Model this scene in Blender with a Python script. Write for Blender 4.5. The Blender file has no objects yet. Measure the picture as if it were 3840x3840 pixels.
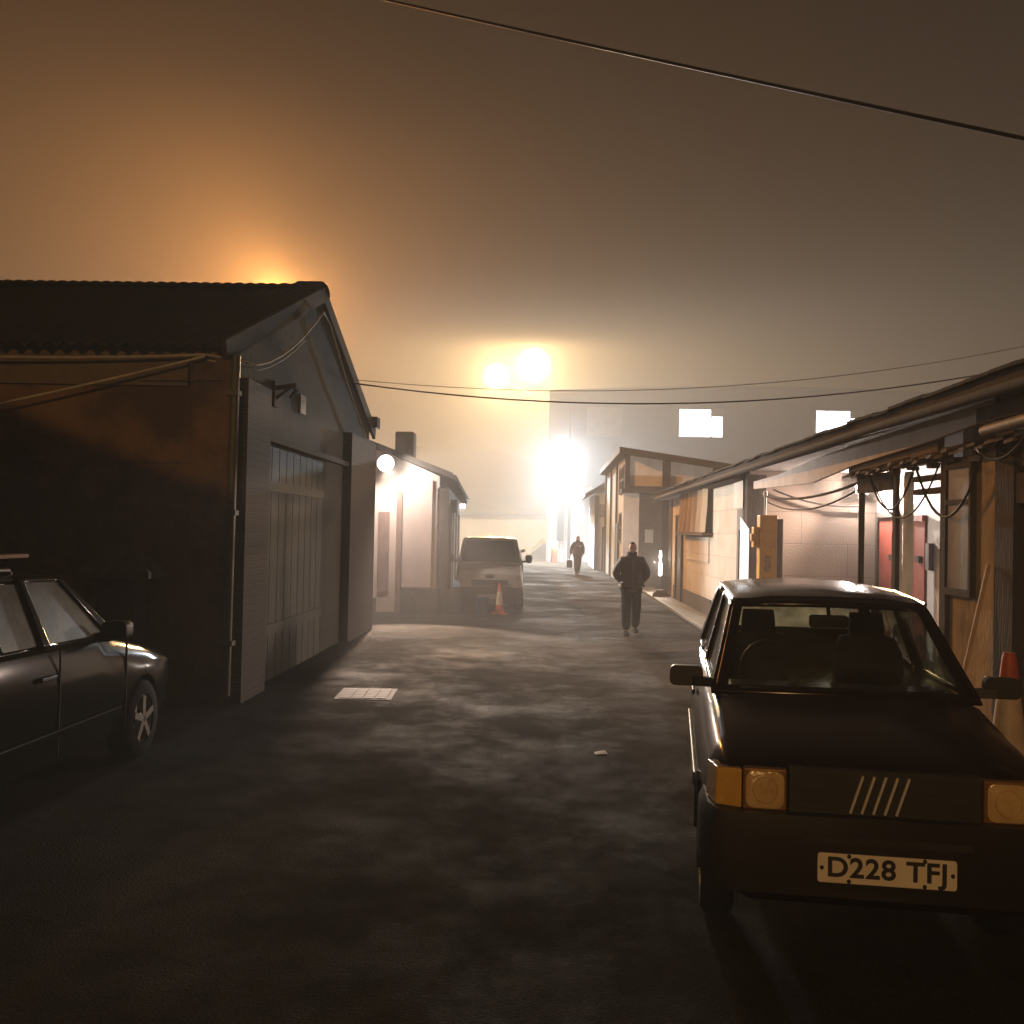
import bpy, bmesh, math, random
from math import sin, cos, pi, radians as R
from mathutils import Vector as V, Matrix
random.seed(7)
S = bpy.context.scene
COL = S.collection

# ------------------------------------------------------------------ materials
def nodes_of(name):
    m = bpy.data.materials.new(name); m.use_nodes = True
    nt = m.node_tree; b = nt.nodes['Principled BSDF']
    return m, nt, b

def M(name, col, col2=None, rough=.8, scale=3.0, bump=0.0, bscale=25.0, metal=0.0, spec=.5, rvar=0.0, coat=0.0, detail=6, stretch=(1, 1, 1), lo=.35, hi=.65):
    m, nt, b = nodes_of(name)
    L = nt.links.new; N = nt.nodes.new
    tc = N('ShaderNodeTexCoord'); mp = N('ShaderNodeMapping'); mp.inputs['Scale'].default_value = stretch
    L(tc.outputs['Object'], mp.inputs['Vector'])
    n1 = N('ShaderNodeTexNoise'); n1.inputs['Scale'].default_value = scale; n1.inputs['Detail'].default_value = detail
    n1.inputs['Roughness'].default_value = .65
    L(mp.outputs[0], n1.inputs['Vector'])
    cr = N('ShaderNodeValToRGB'); cr.color_ramp.elements[0].position = lo; cr.color_ramp.elements[1].position = hi
    c2 = col2 or tuple(c * .6 for c in col)
    cr.color_ramp.elements[0].color = (*c2, 1); cr.color_ramp.elements[1].color = (*col, 1)
    L(n1.outputs['Fac'], cr.inputs['Fac']); L(cr.outputs[0], b.inputs['Base Color'])
    b.inputs['Roughness'].default_value = rough; b.inputs['Metallic'].default_value = metal
    b.inputs['Specular IOR Level'].default_value = spec; b.inputs['Coat Weight'].default_value = coat
    b.inputs['Coat Roughness'].default_value = .05
    if rvar:
        mr = N('ShaderNodeMapRange'); mr.inputs['From Min'].default_value = .3; mr.inputs['From Max'].default_value = .7
        mr.inputs['To Min'].default_value = max(.03, rough - rvar); mr.inputs['To Max'].default_value = min(1, rough + rvar)
        L(n1.outputs['Fac'], mr.inputs['Value']); L(mr.outputs[0], b.inputs['Roughness'])
    if bump:
        n2 = N('ShaderNodeTexNoise'); n2.inputs['Scale'].default_value = bscale; n2.inputs['Detail'].default_value = 5
        L(mp.outputs[0], n2.inputs['Vector'])
        bp = N('ShaderNodeBump'); bp.inputs['Strength'].default_value = bump; bp.inputs['Distance'].default_value = .02
        L(n2.outputs['Fac'], bp.inputs['Height']); L(bp.outputs[0], b.inputs['Normal'])
    return m

def Mblock(name, col, mortar, bw=.45, bh=.225, rough=.85, dirt=(.2, .17, .13), ms=.012, bump=.5):
    """painted or bare blockwork on upright walls, with stains"""
    m, nt, b = nodes_of(name); L = nt.links.new; N = nt.nodes.new
    tc = N('ShaderNodeTexCoord'); sx = N('ShaderNodeSeparateXYZ'); L(tc.outputs['Object'], sx.inputs[0])
    ad = N('ShaderNodeMath'); L(sx.outputs[0], ad.inputs[0]); L(sx.outputs[1], ad.inputs[1])
    cb = N('ShaderNodeCombineXYZ'); L(ad.outputs[0], cb.inputs[0]); L(sx.outputs[2], cb.inputs[1])
    br = N('ShaderNodeTexBrick'); L(cb.outputs[0], br.inputs['Vector'])
    br.inputs['Scale'].default_value = 1; br.inputs['Brick Width'].default_value = bw; br.inputs['Row Height'].default_value = bh
    br.inputs['Mortar Size'].default_value = ms; br.inputs['Mortar Smooth'].default_value = .3
    br.inputs['Color1'].default_value = (*col, 1); br.inputs['Color2'].default_value = (*[c * .93 for c in col], 1)
    br.inputs['Mortar'].default_value = (*mortar, 1)
    n = N('ShaderNodeTexNoise'); n.inputs['Scale'].default_value = 1.3; n.inputs['Detail'].default_value = 9; n.inputs['Roughness'].default_value = .7
    L(tc.outputs['Object'], n.inputs['Vector'])
    mr = N('ShaderNodeMapRange'); mr.inputs['From Min'].default_value = .48; mr.inputs['From Max'].default_value = .75; mr.inputs['To Max'].default_value = .6
    L(n.outputs['Fac'], mr.inputs['Value'])
    mx = N('ShaderNodeMixRGB'); mx.blend_type = 'MIX'; L(mr.outputs[0], mx.inputs[0]); L(br.outputs['Color'], mx.inputs[1]); mx.inputs[2].default_value = (*dirt, 1)
    L(mx.outputs[0], b.inputs['Base Color']); b.inputs['Roughness'].default_value = rough
    n2 = N('ShaderNodeTexNoise'); n2.inputs['Scale'].default_value = 40; L(tc.outputs['Object'], n2.inputs['Vector'])
    m3 = N('ShaderNodeMath'); m3.operation = 'MULTIPLY_ADD'; L(br.outputs['Fac'], m3.inputs[0]); m3.inputs[1].default_value = -1.5; L(n2.outputs['Fac'], m3.inputs[2])
    bp = N('ShaderNodeBump'); bp.inputs['Strength'].default_value = bump; bp.inputs['Distance'].default_value = .012
    L(m3.outputs[0], bp.inputs['Height']); L(bp.outputs[0], b.inputs['Normal'])
    return m

def EM(name, col, strength):
    m, nt, b = nodes_of(name)
    b.inputs['Base Color'].default_value = (*[min(.8, c) for c in col], 1)
    b.inputs['Emission Color'].default_value = (*col, 1); b.inputs['Emission Strength'].default_value = strength
    return m

def GLASS(name, tint=(.5, .55, .5), clear=.6, rough=.06, film=(.12, .13, .11), filmw=.3, nscale=5):
    """thin window glass with a misted film: see-through part + misted diffuse part + mirror reflection"""
    m, nt, b = nodes_of(name); L = nt.links.new; N = nt.nodes.new
    nt.nodes.remove(b); out = [x for x in nt.nodes if x.type == 'OUTPUT_MATERIAL'][0]
    tr = N('ShaderNodeBsdfTransparent'); tr.inputs[0].default_value = (*tint, 1)
    df = N('ShaderNodeBsdfDiffuse'); df.inputs[0].default_value = (*film, 1)
    gl = N('ShaderNodeBsdfGlossy'); gl.inputs['Roughness'].default_value = rough
    tc = N('ShaderNodeTexCoord'); n = N('ShaderNodeTexNoise'); n.inputs['Scale'].default_value = nscale; n.inputs['Detail'].default_value = 4
    L(tc.outputs['Object'], n.inputs['Vector'])
    mr = N('ShaderNodeMapRange'); mr.inputs['From Min'].default_value = .35; mr.inputs['From Max'].default_value = .65
    mr.inputs['To Min'].default_value = filmw * .1; mr.inputs['To Max'].default_value = min(1, filmw * 1.5)
    L(n.outputs['Fac'], mr.inputs['Value'])
    tl_ = N('ShaderNodeBsdfTranslucent'); tl_.inputs[0].default_value = (*[min(.9, c * 3) for c in film], 1)
    mt_ = N('ShaderNodeMixShader'); mt_.inputs[0].default_value = .6; L(df.outputs[0], mt_.inputs[1]); L(tl_.outputs[0], mt_.inputs[2])
    m1 = N('ShaderNodeMixShader'); L(mr.outputs[0], m1.inputs[0]); L(tr.outputs[0], m1.inputs[1]); L(mt_.outputs[0], m1.inputs[2])
    lw = N('ShaderNodeLayerWeight'); pw = N('ShaderNodeMath'); pw.operation = 'POWER'; L(lw.outputs['Facing'], pw.inputs[0]); pw.inputs[1].default_value = 4.0
    fr = N('ShaderNodeMath'); fr.operation = 'MULTIPLY_ADD'; L(pw.outputs[0], fr.inputs[0]); fr.inputs[1].default_value = .8; fr.inputs[2].default_value = .045
    m2 = N('ShaderNodeMixShader'); L(fr.outputs[0], m2.inputs[0]); L(m1.outputs[0], m2.inputs[1]); L(gl.outputs[0], m2.inputs[2])
    L(m2.outputs[0], out.inputs['Surface'])
    return m

def asphalt():
    m, nt, b = nodes_of('wet_asphalt'); L = nt.links.new; N = nt.nodes.new
    tc = N('ShaderNodeTexCoord')
    def noise(sc, det=6, ro=.6, vec=None):
        n = N('ShaderNodeTexNoise'); n.inputs['Scale'].default_value = sc; n.inputs['Detail'].default_value = det; n.inputs['Roughness'].default_value = ro
        L(vec or tc.outputs['Object'], n.inputs['Vector']); return n
    big = noise(.55, 7, .6); mid = noise(2.6, 6, .65); fine = noise(70, 4, .7); grit = N('ShaderNodeTexVoronoi'); grit.inputs['Scale'].default_value = 85
    L(tc.outputs['Object'], grit.inputs['Vector'])
    mp = N('ShaderNodeMapping'); mp.inputs['Scale'].default_value = (.9, .75, 1); L(tc.outputs['Object'], mp.inputs[0])
    patch = noise(.6, 12, .78, mp.outputs[0])
    cr = N('ShaderNodeValToRGB'); e = cr.color_ramp.elements; e[0].position = .32; e[1].position = .7
    e[0].color = (.031, .029, .025, 1); e[1].color = (.054, .050, .044, 1)
    L(mid.outputs['Fac'], cr.inputs[0])
    cf = N('ShaderNodeValToRGB'); e = cf.color_ramp.elements; e[0].position = .3; e[1].position = .75
    e[0].color = (.55, .55, .55, 1); e[1].color = (1.35, 1.3, 1.25, 1); L(fine.outputs['Fac'], cf.inputs[0])
    mu = N('ShaderNodeMixRGB'); mu.blend_type = 'MULTIPLY'; mu.inputs[0].default_value = 1; L(cr.outputs[0], mu.inputs[1]); L(cf.outputs[0], mu.inputs[2])
    L(mu.outputs[0], b.inputs['Base Color'])
    # damp patches: smoother
    wet = N('ShaderNodeMapRange'); wet.inputs['From Min'].default_value = .42; wet.inputs['From Max'].default_value = .68; wet.inputs['To Min'].default_value = .85; wet.inputs['To Max'].default_value = .5
    L(patch.outputs['Fac'], wet.inputs['Value'])
    ad = N('ShaderNodeMath'); ad.operation = 'MULTIPLY_ADD'; L(big.outputs['Fac'], ad.inputs[0]); ad.inputs[1].default_value = .25; L(wet.outputs[0], ad.inputs[2])
    L(ad.outputs[0], b.inputs['Roughness'])
    sp = N('ShaderNodeMapRange'); sp.inputs['From Min'].default_value = .45; sp.inputs['From Max'].default_value = .72; sp.inputs['To Min'].default_value = .004; sp.inputs['To Max'].default_value = .032
    L(patch.outputs['Fac'], sp.inputs['Value']); L(sp.outputs[0], b.inputs['Specular IOR Level'])
    h = N('ShaderNodeMath'); h.operation = 'MULTIPLY_ADD'; L(grit.outputs['Distance'], h.inputs[0]); h.inputs[1].default_value = .8; L(fine.outputs['Fac'], h.inputs[2])
    h2 = N('ShaderNodeMath'); h2.operation = 'MULTIPLY_ADD'; L(mid.outputs['Fac'], h2.inputs[0]); h2.inputs[1].default_value = .35; L(h.outputs[0], h2.inputs[2])
    bp = N('ShaderNodeBump'); bp.inputs['Strength'].default_value = .85; bp.inputs['Distance'].default_value = .02
    L(h2.outputs[0], bp.inputs['Height']); L(bp.outputs[0], b.inputs['Normal'])
    return m

MT = dict(
    asphalt=asphalt(),
    kerb=M('kerb_concrete', (.16, .15, .13), (.08, .075, .065), .75, 6, .4),
    plaster=M('cool_white_render', (.74, .79, .84), (.56, .58, .60), .85, 2.2, .35, 30, stretch=(1, 1, .45)),  # render tinted bluish to offset the orange lamplight falling on it
    pale=M('pale_render', (.44, .37, .355), (.33, .275, .26), .85, 1.4, .25, 25, stretch=(1, 1, .5)),
    sodwall=M('old_render', (.22, .13, .06), (.08, .047, .022), .9, .9, .5, 18, lo=.42, hi=.58),
    plinth=M('dark_plinth', (.06, .055, .05), (.03, .028, .025), .85, 4, .4),
    block=Mblock('painted_blockwork', (.30, .24, .20), (.17, .13, .10), 1.6, .56, ms=.008, dirt=(.22, .17, .13)),
    blockc=Mblock('cream_blockwork', (.62, .59, .53), (.44, .40, .34), 1.2, .46, ms=.007, dirt=(.34, .29, .21)),
    white=M('white_paint', (.78, .74, .70), (.66, .61, .57), .6, 2, .1),
    timber=M('dark_timber', (.045, .035, .027), (.022, .017, .013), .9, 6, .4, 40, stretch=(1, 1, .2)),
    greyt=M('grey_boards', (.075, .072, .054), (.035, .033, .026), .75, 5, .3, 40, stretch=(3, 3, .25)),
    fascia=M('weathered_board', (.80, .76, .74), (.66, .60, .57), .7, 3, .2, 30),
    asb=M('corrugated_roof_sheet', (.035, .031, .026), (.016, .015, .013), .9, 2.5, .4, 20, spec=.2),
    corr=M('rusty_corrugated_sheet', (.44, .36, .25), (.26, .19, .12), .6, 2, .2, 20, stretch=(1, 1, .2)),
    clad=M('pale_profiled_cladding', (.46, .46, .46), (.34, .34, .34), .5, 1, .1, stretch=(1, 1, .2)),
    darkclad=M('slate_grey_cladding', (.055, .06, .075), (.04, .044, .055), .65, .8, .1, stretch=(1, 1, .3)),
    roofd=M('dark_roof_felt', (.035, .03, .026), (.018, .016, .014), .85, 4, .3),
    tile=M('broken_tiles', (.17, .13, .10), (.08, .06, .045), .85, 6, .4),
    shutter=M('galvanised_shutter', (.26, .25, .22), (.17, .16, .14), .5, 3, .1, metal=.2),
    reddoor=M('faded_red_paint', (.33, .065, .04), (.22, .045, .03), .55, 4, .15),
    pinkdoor=M('dull_red_paint', (.15, .085, .075), (.10, .06, .05), .7, 4, .15),
    greydoor=M('grey_paint', (.16, .15, .15), (.11, .10, .10), .6, 4, .1),
    steel=M('dull_steel', (.22, .21, .20), (.12, .11, .10), .45, 8, .1, metal=.8),
    pipe=M('dark_pipe', (.05, .045, .04), (.03, .027, .024), .45, 8),
    chrome=M('chrome', (.85, .85, .85), (.8, .8, .8), .12, 4, metal=1),
    cable=M('black_cable', (.02, .02, .02), (.012, .012, .012), .55, 20),
    rope=M('pale_cable', (.66, .60, .50), (.5, .45, .36), .7, 20),
    yellow=M('amber_yellow_paint', (.74, .40, .03), (.52, .24, .02), .5, 6, .2, 30, lo=.3, hi=.5),
    rust=M('rusty_edge', (.10, .035, .012), (.05, .02, .01), .8, 8, .3),
    orange=M('cone_orange', (.55, .10, .02), (.40, .07, .015), .55, 8),
    sleeve=M('cone_sleeve', (.62, .52, .40), (.45, .36, .26), .5, 8),
    blue=M('blue_plastic', (.03, .07, .20), (.02, .05, .14), .45, 6),
    bluepale=M('pale_blue_plastic', (.20, .34, .52), (.14, .25, .42), .45, 6),
    rubber=M('tyre_rubber', (.012, .012, .012), (.008, .008, .008), .9, 10, .2, spec=.1),
    blackp=M('black_plastic', (.018, .017, .016), (.012, .012, .012), .5, 20),
    redcar=M('dark_maroon_paint', (.012, .0035, .003), (.009, .0028, .0024), .18, 3, spec=.32),
    greencar=M('dark_green_grey_paint', (.012, .0135, .010), (.009, .010, .008), .14, 3, spec=.12),
    vanp=M('dirty_white_van_paint', (.30, .29, .28), (.22, .21, .20), .5, 3, .05, coat=.2),
    greycar=M('grey_car_paint', (.06, .06, .06), (.045, .045, .045), .4, 3, coat=.3),
    seat=M('seat_cloth', (.02, .02, .02), (.013, .013, .013), .9, 20),
    alloy=M('wheel_alloy', (.42, .40, .36), (.30, .28, .25), .35, 8, metal=.7),
    plate=M('plate_white', (.80, .74, .62), (.72, .66, .54), .5, 6),
    ink=M('plate_black', (.012, .011, .011), (.01, .01, .01), .6, 6),
    amber=M('amber_lens', (.70, .42, .08), (.60, .35, .06), .15, 20, .2, 50, coat=1),
    lamp=M('headlight_glass', (.70, .50, .24), (.54, .37, .16), .12, 14, .2, 45, coat=1),
    skin=M('skin', (.50, .31, .23), (.42, .25, .18), .55, 12),
    jacket=M('dark_jacket', (.022, .02, .019), (.014, .013, .012), .65, 14, .5, 18),
    trouser=M('dark_trousers', (.014, .013, .014), (.009, .009, .009), .95, 14, .3, 24, spec=.1),
    shoe=M('black_shoe', (.012, .011, .01), (.008, .008, .008), .8, 14, spec=.05),
    hair=M('dark_hair', (.03, .022, .016), (.018, .014, .01), .7, 30),
    bag=M('dark_bag', (.02, .02, .02), (.013, .013, .013), .7, 14),
    grass=M('grass_bank', (.05, .06, .03), (.025, .03, .015), .95, 6, .6, 20),
    paper=M('paper', (.62, .60, .56), (.5, .48, .44), .8, 8),
    brick=Mblock('dark_brick', (.055, .037, .026), (.05, .045, .04), .225, .075, dirt=(.04, .035, .03)),
    litwin=EM('lit_window', (.86, .93, 1.0), 16.0),
    panelglow=EM('added_panel_glow', (1, .95, .9), 3.4),  # added glow for the bright white sliver, no known source behind it
    whitelens=EM('white_lamp_lens', (.92, .97, 1.0), 620.0),
    warmlens=EM('warm_lamp_lens', (1.0, .88, .80), 150.0),
    sodlens=EM('sodium_lamp_lens', (1.0, .60, .20), 250.0),
    litcorner=EM('glowing_tube', (1.0, .95, .88), 14.0),
    baylens=EM('bay_lamp_lens', (1.0, .84, .74), 6000.0),
    sodlens2=EM('bright_sodium_lens', (1.0, .70, .34), 420.0),
    sodlensdim=EM('dim_sodium_lens', (1.0, .5, .12), 20.0),
    dimglass=M('dim_window', (.20, .20, .19), (.14, .14, .14), .25, 3),
    wsglass=GLASS('misted_windscreen', (.80, .84, .78), rough=.07, film=(.055, .06, .038), filmw=.7, nscale=2.6),
    clearglass=GLASS('car_side_glass', (.6, .64, .6), rough=.06, film=(.25, .27, .2), filmw=.6, nscale=3),
    mistglass=M('misted_car_glass', (.26, .27, .23), (.10, .11, .09), .30, 3.2, .04, 90, coat=.25),
    vanglass=M('dark_windscreen', (.02, .019, .018), (.012, .012, .012), .3, 5),
)

# ------------------------------------------------------------------ object helpers
def tag(o, label=None, cat=None, group=None, kind=None):
    if label: o['label'] = label
    if cat: o['category'] = cat
    if group: o['group'] = group
    if kind: o['kind'] = kind
    return o

def thing(name, label, cat, loc=(0, 0, 0), rz=0, group=None):
    o = bpy.data.objects.new(name, None); COL.objects.link(o)
    o.location = loc; o.rotation_euler = (0, 0, rz); o.empty_display_size = .2
    return tag(o, label, cat, group)

def root_of(o):
    while o.parent: o = o.parent
    return o

class MB:
    def __init__(s): s.v = []; s.f = []
    def add(s, vs, fs):
        b = len(s.v); s.v += [tuple(v) for v in vs]; s.f += [tuple(b + i for i in f) for f in fs]; return s
    def box(s, x0, x1, y0, y1, z0, z1):
        return s.add([(x0, y0, z0), (x1, y0, z0), (x1, y1, z0), (x0, y1, z0), (x0, y0, z1), (x1, y0, z1), (x1, y1, z1), (x0, y1, z1)],
                     [(0, 3, 2, 1), (4, 5, 6, 7), (0, 1, 5, 4), (1, 2, 6, 5), (2, 3, 7, 6), (3, 0, 4, 7)])
    def hexa(s, p):      # 8 points, bottom loop then top loop
        return s.add(p, [(0, 3, 2, 1), (4, 5, 6, 7), (0, 1, 5, 4), (1, 2, 6, 5), (2, 3, 7, 6), (3, 0, 4, 7)])
    def beam(s, a, b, w, h=None, up=(0, 0, 1)):
        a, b = V(a), V(b); h = h or w; d = (b - a).normalized(); u = V(up)
        if abs(d.dot(u)) > .95: u = V((0, 1, 0))
        x = d.cross(u).normalized() * w / 2; z = x.cross(d).normalized() * h / 2
        return s.hexa([a - x - z, a + x - z, b + x - z, b - x - z, a - x + z, a + x + z, b + x + z, b - x + z])
    def prism(s, pts, ext):    # polygon of 3D points extruded by the vector ext
        n = len(pts); e = V(ext); p = [V(q) for q in pts]
        fs = [tuple(range(n))[::-1], tuple(range(n, 2 * n))] + [(i, (i + 1) % n, n + (i + 1) % n, n + i) for i in range(n)]
        return s.add(p + [q + e for q in p], fs)
    def tube(s, pts, r, n=8, closed=False):
        pts = [V(p) for p in pts]; rings = []; rr = r if isinstance(r, (list, tuple)) else [r] * len(pts)
        for i, p in enumerate(pts):
            d = (pts[min(i + 1, len(pts) - 1)] - pts[max(i - 1, 0)]).normalized()
            u = V((0, 0, 1)) if abs(d.z) < .9 else V((1, 0, 0))
            x = d.cross(u).normalized(); y = x.cross(d)
            rings.append([p + (x * cos(2 * pi * k / n) + y * sin(2 * pi * k / n)) * rr[i] for k in range(n)])
        return s.loft(rings)
    def loft(s, rings, cap=True, close=True):
        n = len(rings[0]); vs = [p for r in rings for p in r]; fs = []
        for i in range(len(rings) - 1):
            for k in range(n if close else n - 1):
                k2 = (k + 1) % n
                fs.append((i * n + k, i * n + k2, (i + 1) * n + k2, (i + 1) * n + k))
        if cap and close:
            fs.append(tuple(range(n))[::-1]); fs.append(tuple((len(rings) - 1) * n + k for k in range(n)))
        return s.add(vs, fs)
    def lathe(s, prof, c=(0, 0, 0), axis='z', n=24, cap=True):   # prof: (r, h) pairs
        rings = []
        for r, h in prof:
            ring = []
            for k in range(n):
                a = 2 * pi * k / n
                p = (r * cos(a), r * sin(a), h) if axis == 'z' else (h, r * cos(a), r * sin(a)) if axis == 'x' else (r * cos(a), h, r * sin(a))
                ring.append((c[0] + p[0], c[1] + p[1], c[2] + p[2]))
            rings.append(ring)
        return s.loft(rings, cap=cap)
    def build(s, name, mat, parent=None, world=True, smooth=None, bevel=0):
        vs = s.v
        if parent is not None and world:
            q = root_of(parent).location; vs = [(v[0] - q[0], v[1] - q[1], v[2] - q[2]) for v in vs]
        me = bpy.data.meshes.new(name); me.from_pydata(vs, [], s.f); me.update()
        bm = bmesh.new(); bm.from_mesh(me); bmesh.ops.recalc_face_normals(bm, faces=bm.faces); bm.to_mesh(me); bm.free()
        me.materials.append(mat if not isinstance(mat, str) else MT[mat])
        if smooth:
            for p in me.polygons: p.use_smooth = True
            me.set_sharp_from_angle(angle=R(smooth))
        o = bpy.data.objects.new(name, me); COL.objects.link(o)
        if parent is not None: o.parent = parent
        if bevel:
            b = o.modifiers.new('bevel', 'BEVEL'); b.width = bevel; b.segments = 2; b.limit_method = 'ANGLE'
        return o

def realise(o, cutters=()):
    """bake modifiers into the mesh, dropping the cutters"""
    bpy.context.view_layer.update()
    dg = bpy.context.evaluated_depsgraph_get()
    me = bpy.data.meshes.new_from_object(o.evaluated_get(dg)); o.modifiers.clear(); o.data = me
    for c in cutters: bpy.data.objects.remove(c)
    return o

def copy_tree(o, parent=None):
    c = o.copy(); COL.objects.link(c); c.parent = parent
    for ch in list(o.children): copy_tree(ch, c)
    return c

def sag(a, b, d, n=14):
    a, b = V(a), V(b)
    return [a.lerp(b, i / n) - V((0, 0, d * 4 * (i / n) * (1 - i / n))) for i in range(n + 1)]

def cable(name, pts, r, mat, label, cat='cable', group=None):
    # each cable has its own origin on its first point
    p0 = V(pts[0]); o = MB().tube([V(p) - p0 for p in pts], r, 6).build(name, mat, smooth=60); o.location = p0
    return tag(o, label, cat, group)

def point(name, loc, power, col, rad=.06):
    l = bpy.data.lights.new(name, 'POINT'); l.energy = power; l.color = col; l.shadow_soft_size = rad
    o = bpy.data.objects.new(name, l); COL.objects.link(o); o.location = loc; return o

def spot(name, loc, to, power, col, size, blend=.5, rad=.06):
    l = bpy.data.lights.new(name, 'SPOT'); l.energy = power; l.color = col; l.shadow_soft_size = rad; l.spot_size = R(size); l.spot_blend = blend
    o = bpy.data.objects.new(name, l); COL.objects.link(o); o.location = loc
    o.rotation_euler = (V(to) - V(loc)).to_track_quat('-Z', 'Y').to_euler(); return o

# ------------------------------------------------------------------ ground
def flat(name, x0, x1, y0, y1, z, mat, nx=1, ny=1):
    m = MB(); 
    vs = [(x0 + (x1 - x0) * i / nx, y0 + (y1 - y0) * j / ny, z) for j in range(ny + 1) for i in range(nx + 1)]
    m.add(vs, [(j * (nx + 1) + i, j * (nx + 1) + i + 1, (j + 1) * (nx + 1) + i + 1, (j + 1) * (nx + 1) + i) for j in range(ny) for i in range(nx)])
    return tag(m.build(name, mat), kind='structure')
flat('ground', -140, 140, -60, 190, 0, 'asphalt')
k = MB(); k.box(2.95, 3.5, 18.0, 34.0, -.2, .06)
tag(k.build('pavement', 'kerb', bevel=.015), kind='structure')

mh = thing('drain_cover', 'rectangular steel drain cover catching lamplight in the road by the warehouse', 'drain cover', (-1.93, 11.08, 0), R(3))
MB().box(-.30, .30, -.38, .38, -.02, .006).build('cover_frame', 'plinth', mh, False)
g = MB()
for j in range(6):
    for i in range(4): g.box(-.25 + i * .127, -.25 + i * .127 + .115, -.33 + j * .11, -.33 + j * .11 + .098, .004, .012)
g.build('tread_plate', M('worn_steel', (.085, .08, .07), (.05, .047, .04), .75, 9, .2, spec=.08), mh, False)

# ------------------------------------------------------------------ near-side warehouse (ridge across the street)
WX = -3.25
w = thing('warehouse', 'dark gabled warehouse with corrugated roof and tall plank doors at the roadside', 'warehouse', (-8.6, 14.2, 0))
y0, y1, ym = 10.25, 18.3, 14.2; ze, zr = 3.62, 5.12
MB().box(-14, WX, y0, y0 + .25, -.3, ze).build('wall', 'sodwall', w)      # wall facing the yard
MB().box(-14, WX, y1 - .25, y1, -.3, ze).build('wall', 'sodwall', w)
m = MB(); m.prism([(WX, y0 + .25, -.3), (WX, y1 - .25, -.3), (WX, y1 - .25, ze), (WX, ym, zr - .05), (WX, y0 + .25, ze)], (-.25, 0, 0))
m.build('gable_wall', M('gable_render', (.05, .047, .036), (.028, .026, .02), .9, 1.2, .5, 18), w)
MB().box(-14, WX - .42, y0 - .05, y0, ze - .42, ze - .02).build('eaves_board', M('eaves_board', (.20, .15, .10), (.13, .10, .07), .8, 3, .2), w)
MB().box(-14, WX - .3, y0 - .03, y0, 2.42, 2.46).build('string_course', 'sodwall', w)
MB().box(WX - .36, WX + .02, y0 - .07, y0 + .12, -.3, ze - .05).build('corner_pier', 'sodwall', w, bevel=.01)
# corrugated sheets, waves run up the slope
def corr_roof(xa, xb, ya, za, yb, zb, pitch, amp, th, n=8):
    m = MB(); cnt = int((xb - xa) / pitch * n)
    top = []; 
    for row, (yy, zz) in enumerate(((ya, za), (ya + (yb - ya) * .5, za + (zb - za) * .5 - .02), (yb, zb))):
        top.append([(xa + (xb - xa) * i / cnt, yy, zz + amp * sin(2 * pi * (xa + (xb - xa) * i / cnt) / pitch)) for i in range(cnt + 1)])
    bot = [[(x, y, z - th) for x, y, z in r] for r in top]
    for rs in (top, bot): m.loft(rs, cap=False, close=False)
    for j in (0, 2): m.loft([top[j], bot[j]], cap=False, close=False)
    for j in range(2):
        for e in (0, cnt):
            m.add([top[j][e], top[j + 1][e], bot[j + 1][e], bot[j][e]], [(0, 1, 2, 3)])
    return m
corr_roof(-14.2, WX + .06, y0 - .32, ze - .04, ym, zr, .157, .027, .02).build('roof_slope', 'asb', w, smooth=40)
corr_roof(-14.2, WX + .06, y1 + .32, ze - .04, ym, zr, .157, .027, .02).build('roof_slope', 'asb', w, smooth=40)
m = MB()
for i in range(70):     # ridge capping follows the waves
    x = -14.2 + i * .157
    if x > WX - .3: break
    m.loft([[(x + .157 * q, ym + .17 * cos(a), zr + .0 + .07 * sin(a) + .02 * sin(pi * q)) for a in [pi * j / 6 for j in range(7)]] for q in (0, .25, .5, .75, 1)], cap=False, close=False)
m.loft([[(x, ym + (.24) * cos(a), zr - .05 + .17 * sin(a) * q) for a in [pi * j / 8 for j in range(9)]] for x, q in ((WX - .42, .3), (WX - .32, 1), (WX + .03, 1), (WX + .08, .75))], cap=False, close=False)
m.build('ridge_cap', 'asb', w, smooth=50)
for sgn, ya in ((1, y0 - .32), (-1, y1 + .32)):
    m = MB(); a = V((WX + .035, ya, ze - .1)); b = V((WX + .035, ym, zr - .06)); m.beam(a, b, .05, .2, up=(0, 0, 1)); m.build('barge_board', 'timber', w)
MB().box(WX - .05, WX + .12, y1 + .1, y1 + .42, ze + .0, ze + .2).build('gutter_end', 'timber', w)
# sliding plank doors
m = MB()
for i in range(9):
    ya = 11.38 + i * .335
    m.box(WX, WX + .05, ya, ya + .31, .02, 2.72)
d = m.build('sliding_door', 'greyt', w)
MB().box(WX + .0, WX + .10, 11.1, 16.6, 2.76, 2.83).build('door_rail', 'timber', d)
for z in (.55, 2.2): MB().box(WX + .052, WX + .075, 11.38, 14.36, z, z + .12).build('door_ledge', 'greyt', d)
MB().box(WX, WX + .18, 10.28, 11.15, -.2, 3.3).build('brick_pier', 'brick', w)
MB().box(WX, WX + .14, 16.0, 18.25, -.2, 3.3).build('brick_pier', 'brick', w)
m = MB(); m.tube([(WX + .09, y0 - .12, 3.5), (WX + .07, y0 - .12, .1)], .045, 10)
for z in (.6, 1.9, 3.1): m.box(WX + .0, WX + .14, y0 - .18, y0 - .06, z, z + .05)
m.build('downpipe', M('olive_pipe', (.10, .095, .05), (.07, .065, .035), .5, 8), w, smooth=40)
tag(MB().box(WX + .002, WX + .03, 13.08, 13.36, 3.27, 3.51).build('gable_notice', 'paper'), 'small white plate fixed high on the dark warehouse gable', 'notice')
br = thing('wall_bracket', 'dark iron bracket projecting from the warehouse gable above its doors', 'bracket', (WX, 11.9, 3.45))
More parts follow.
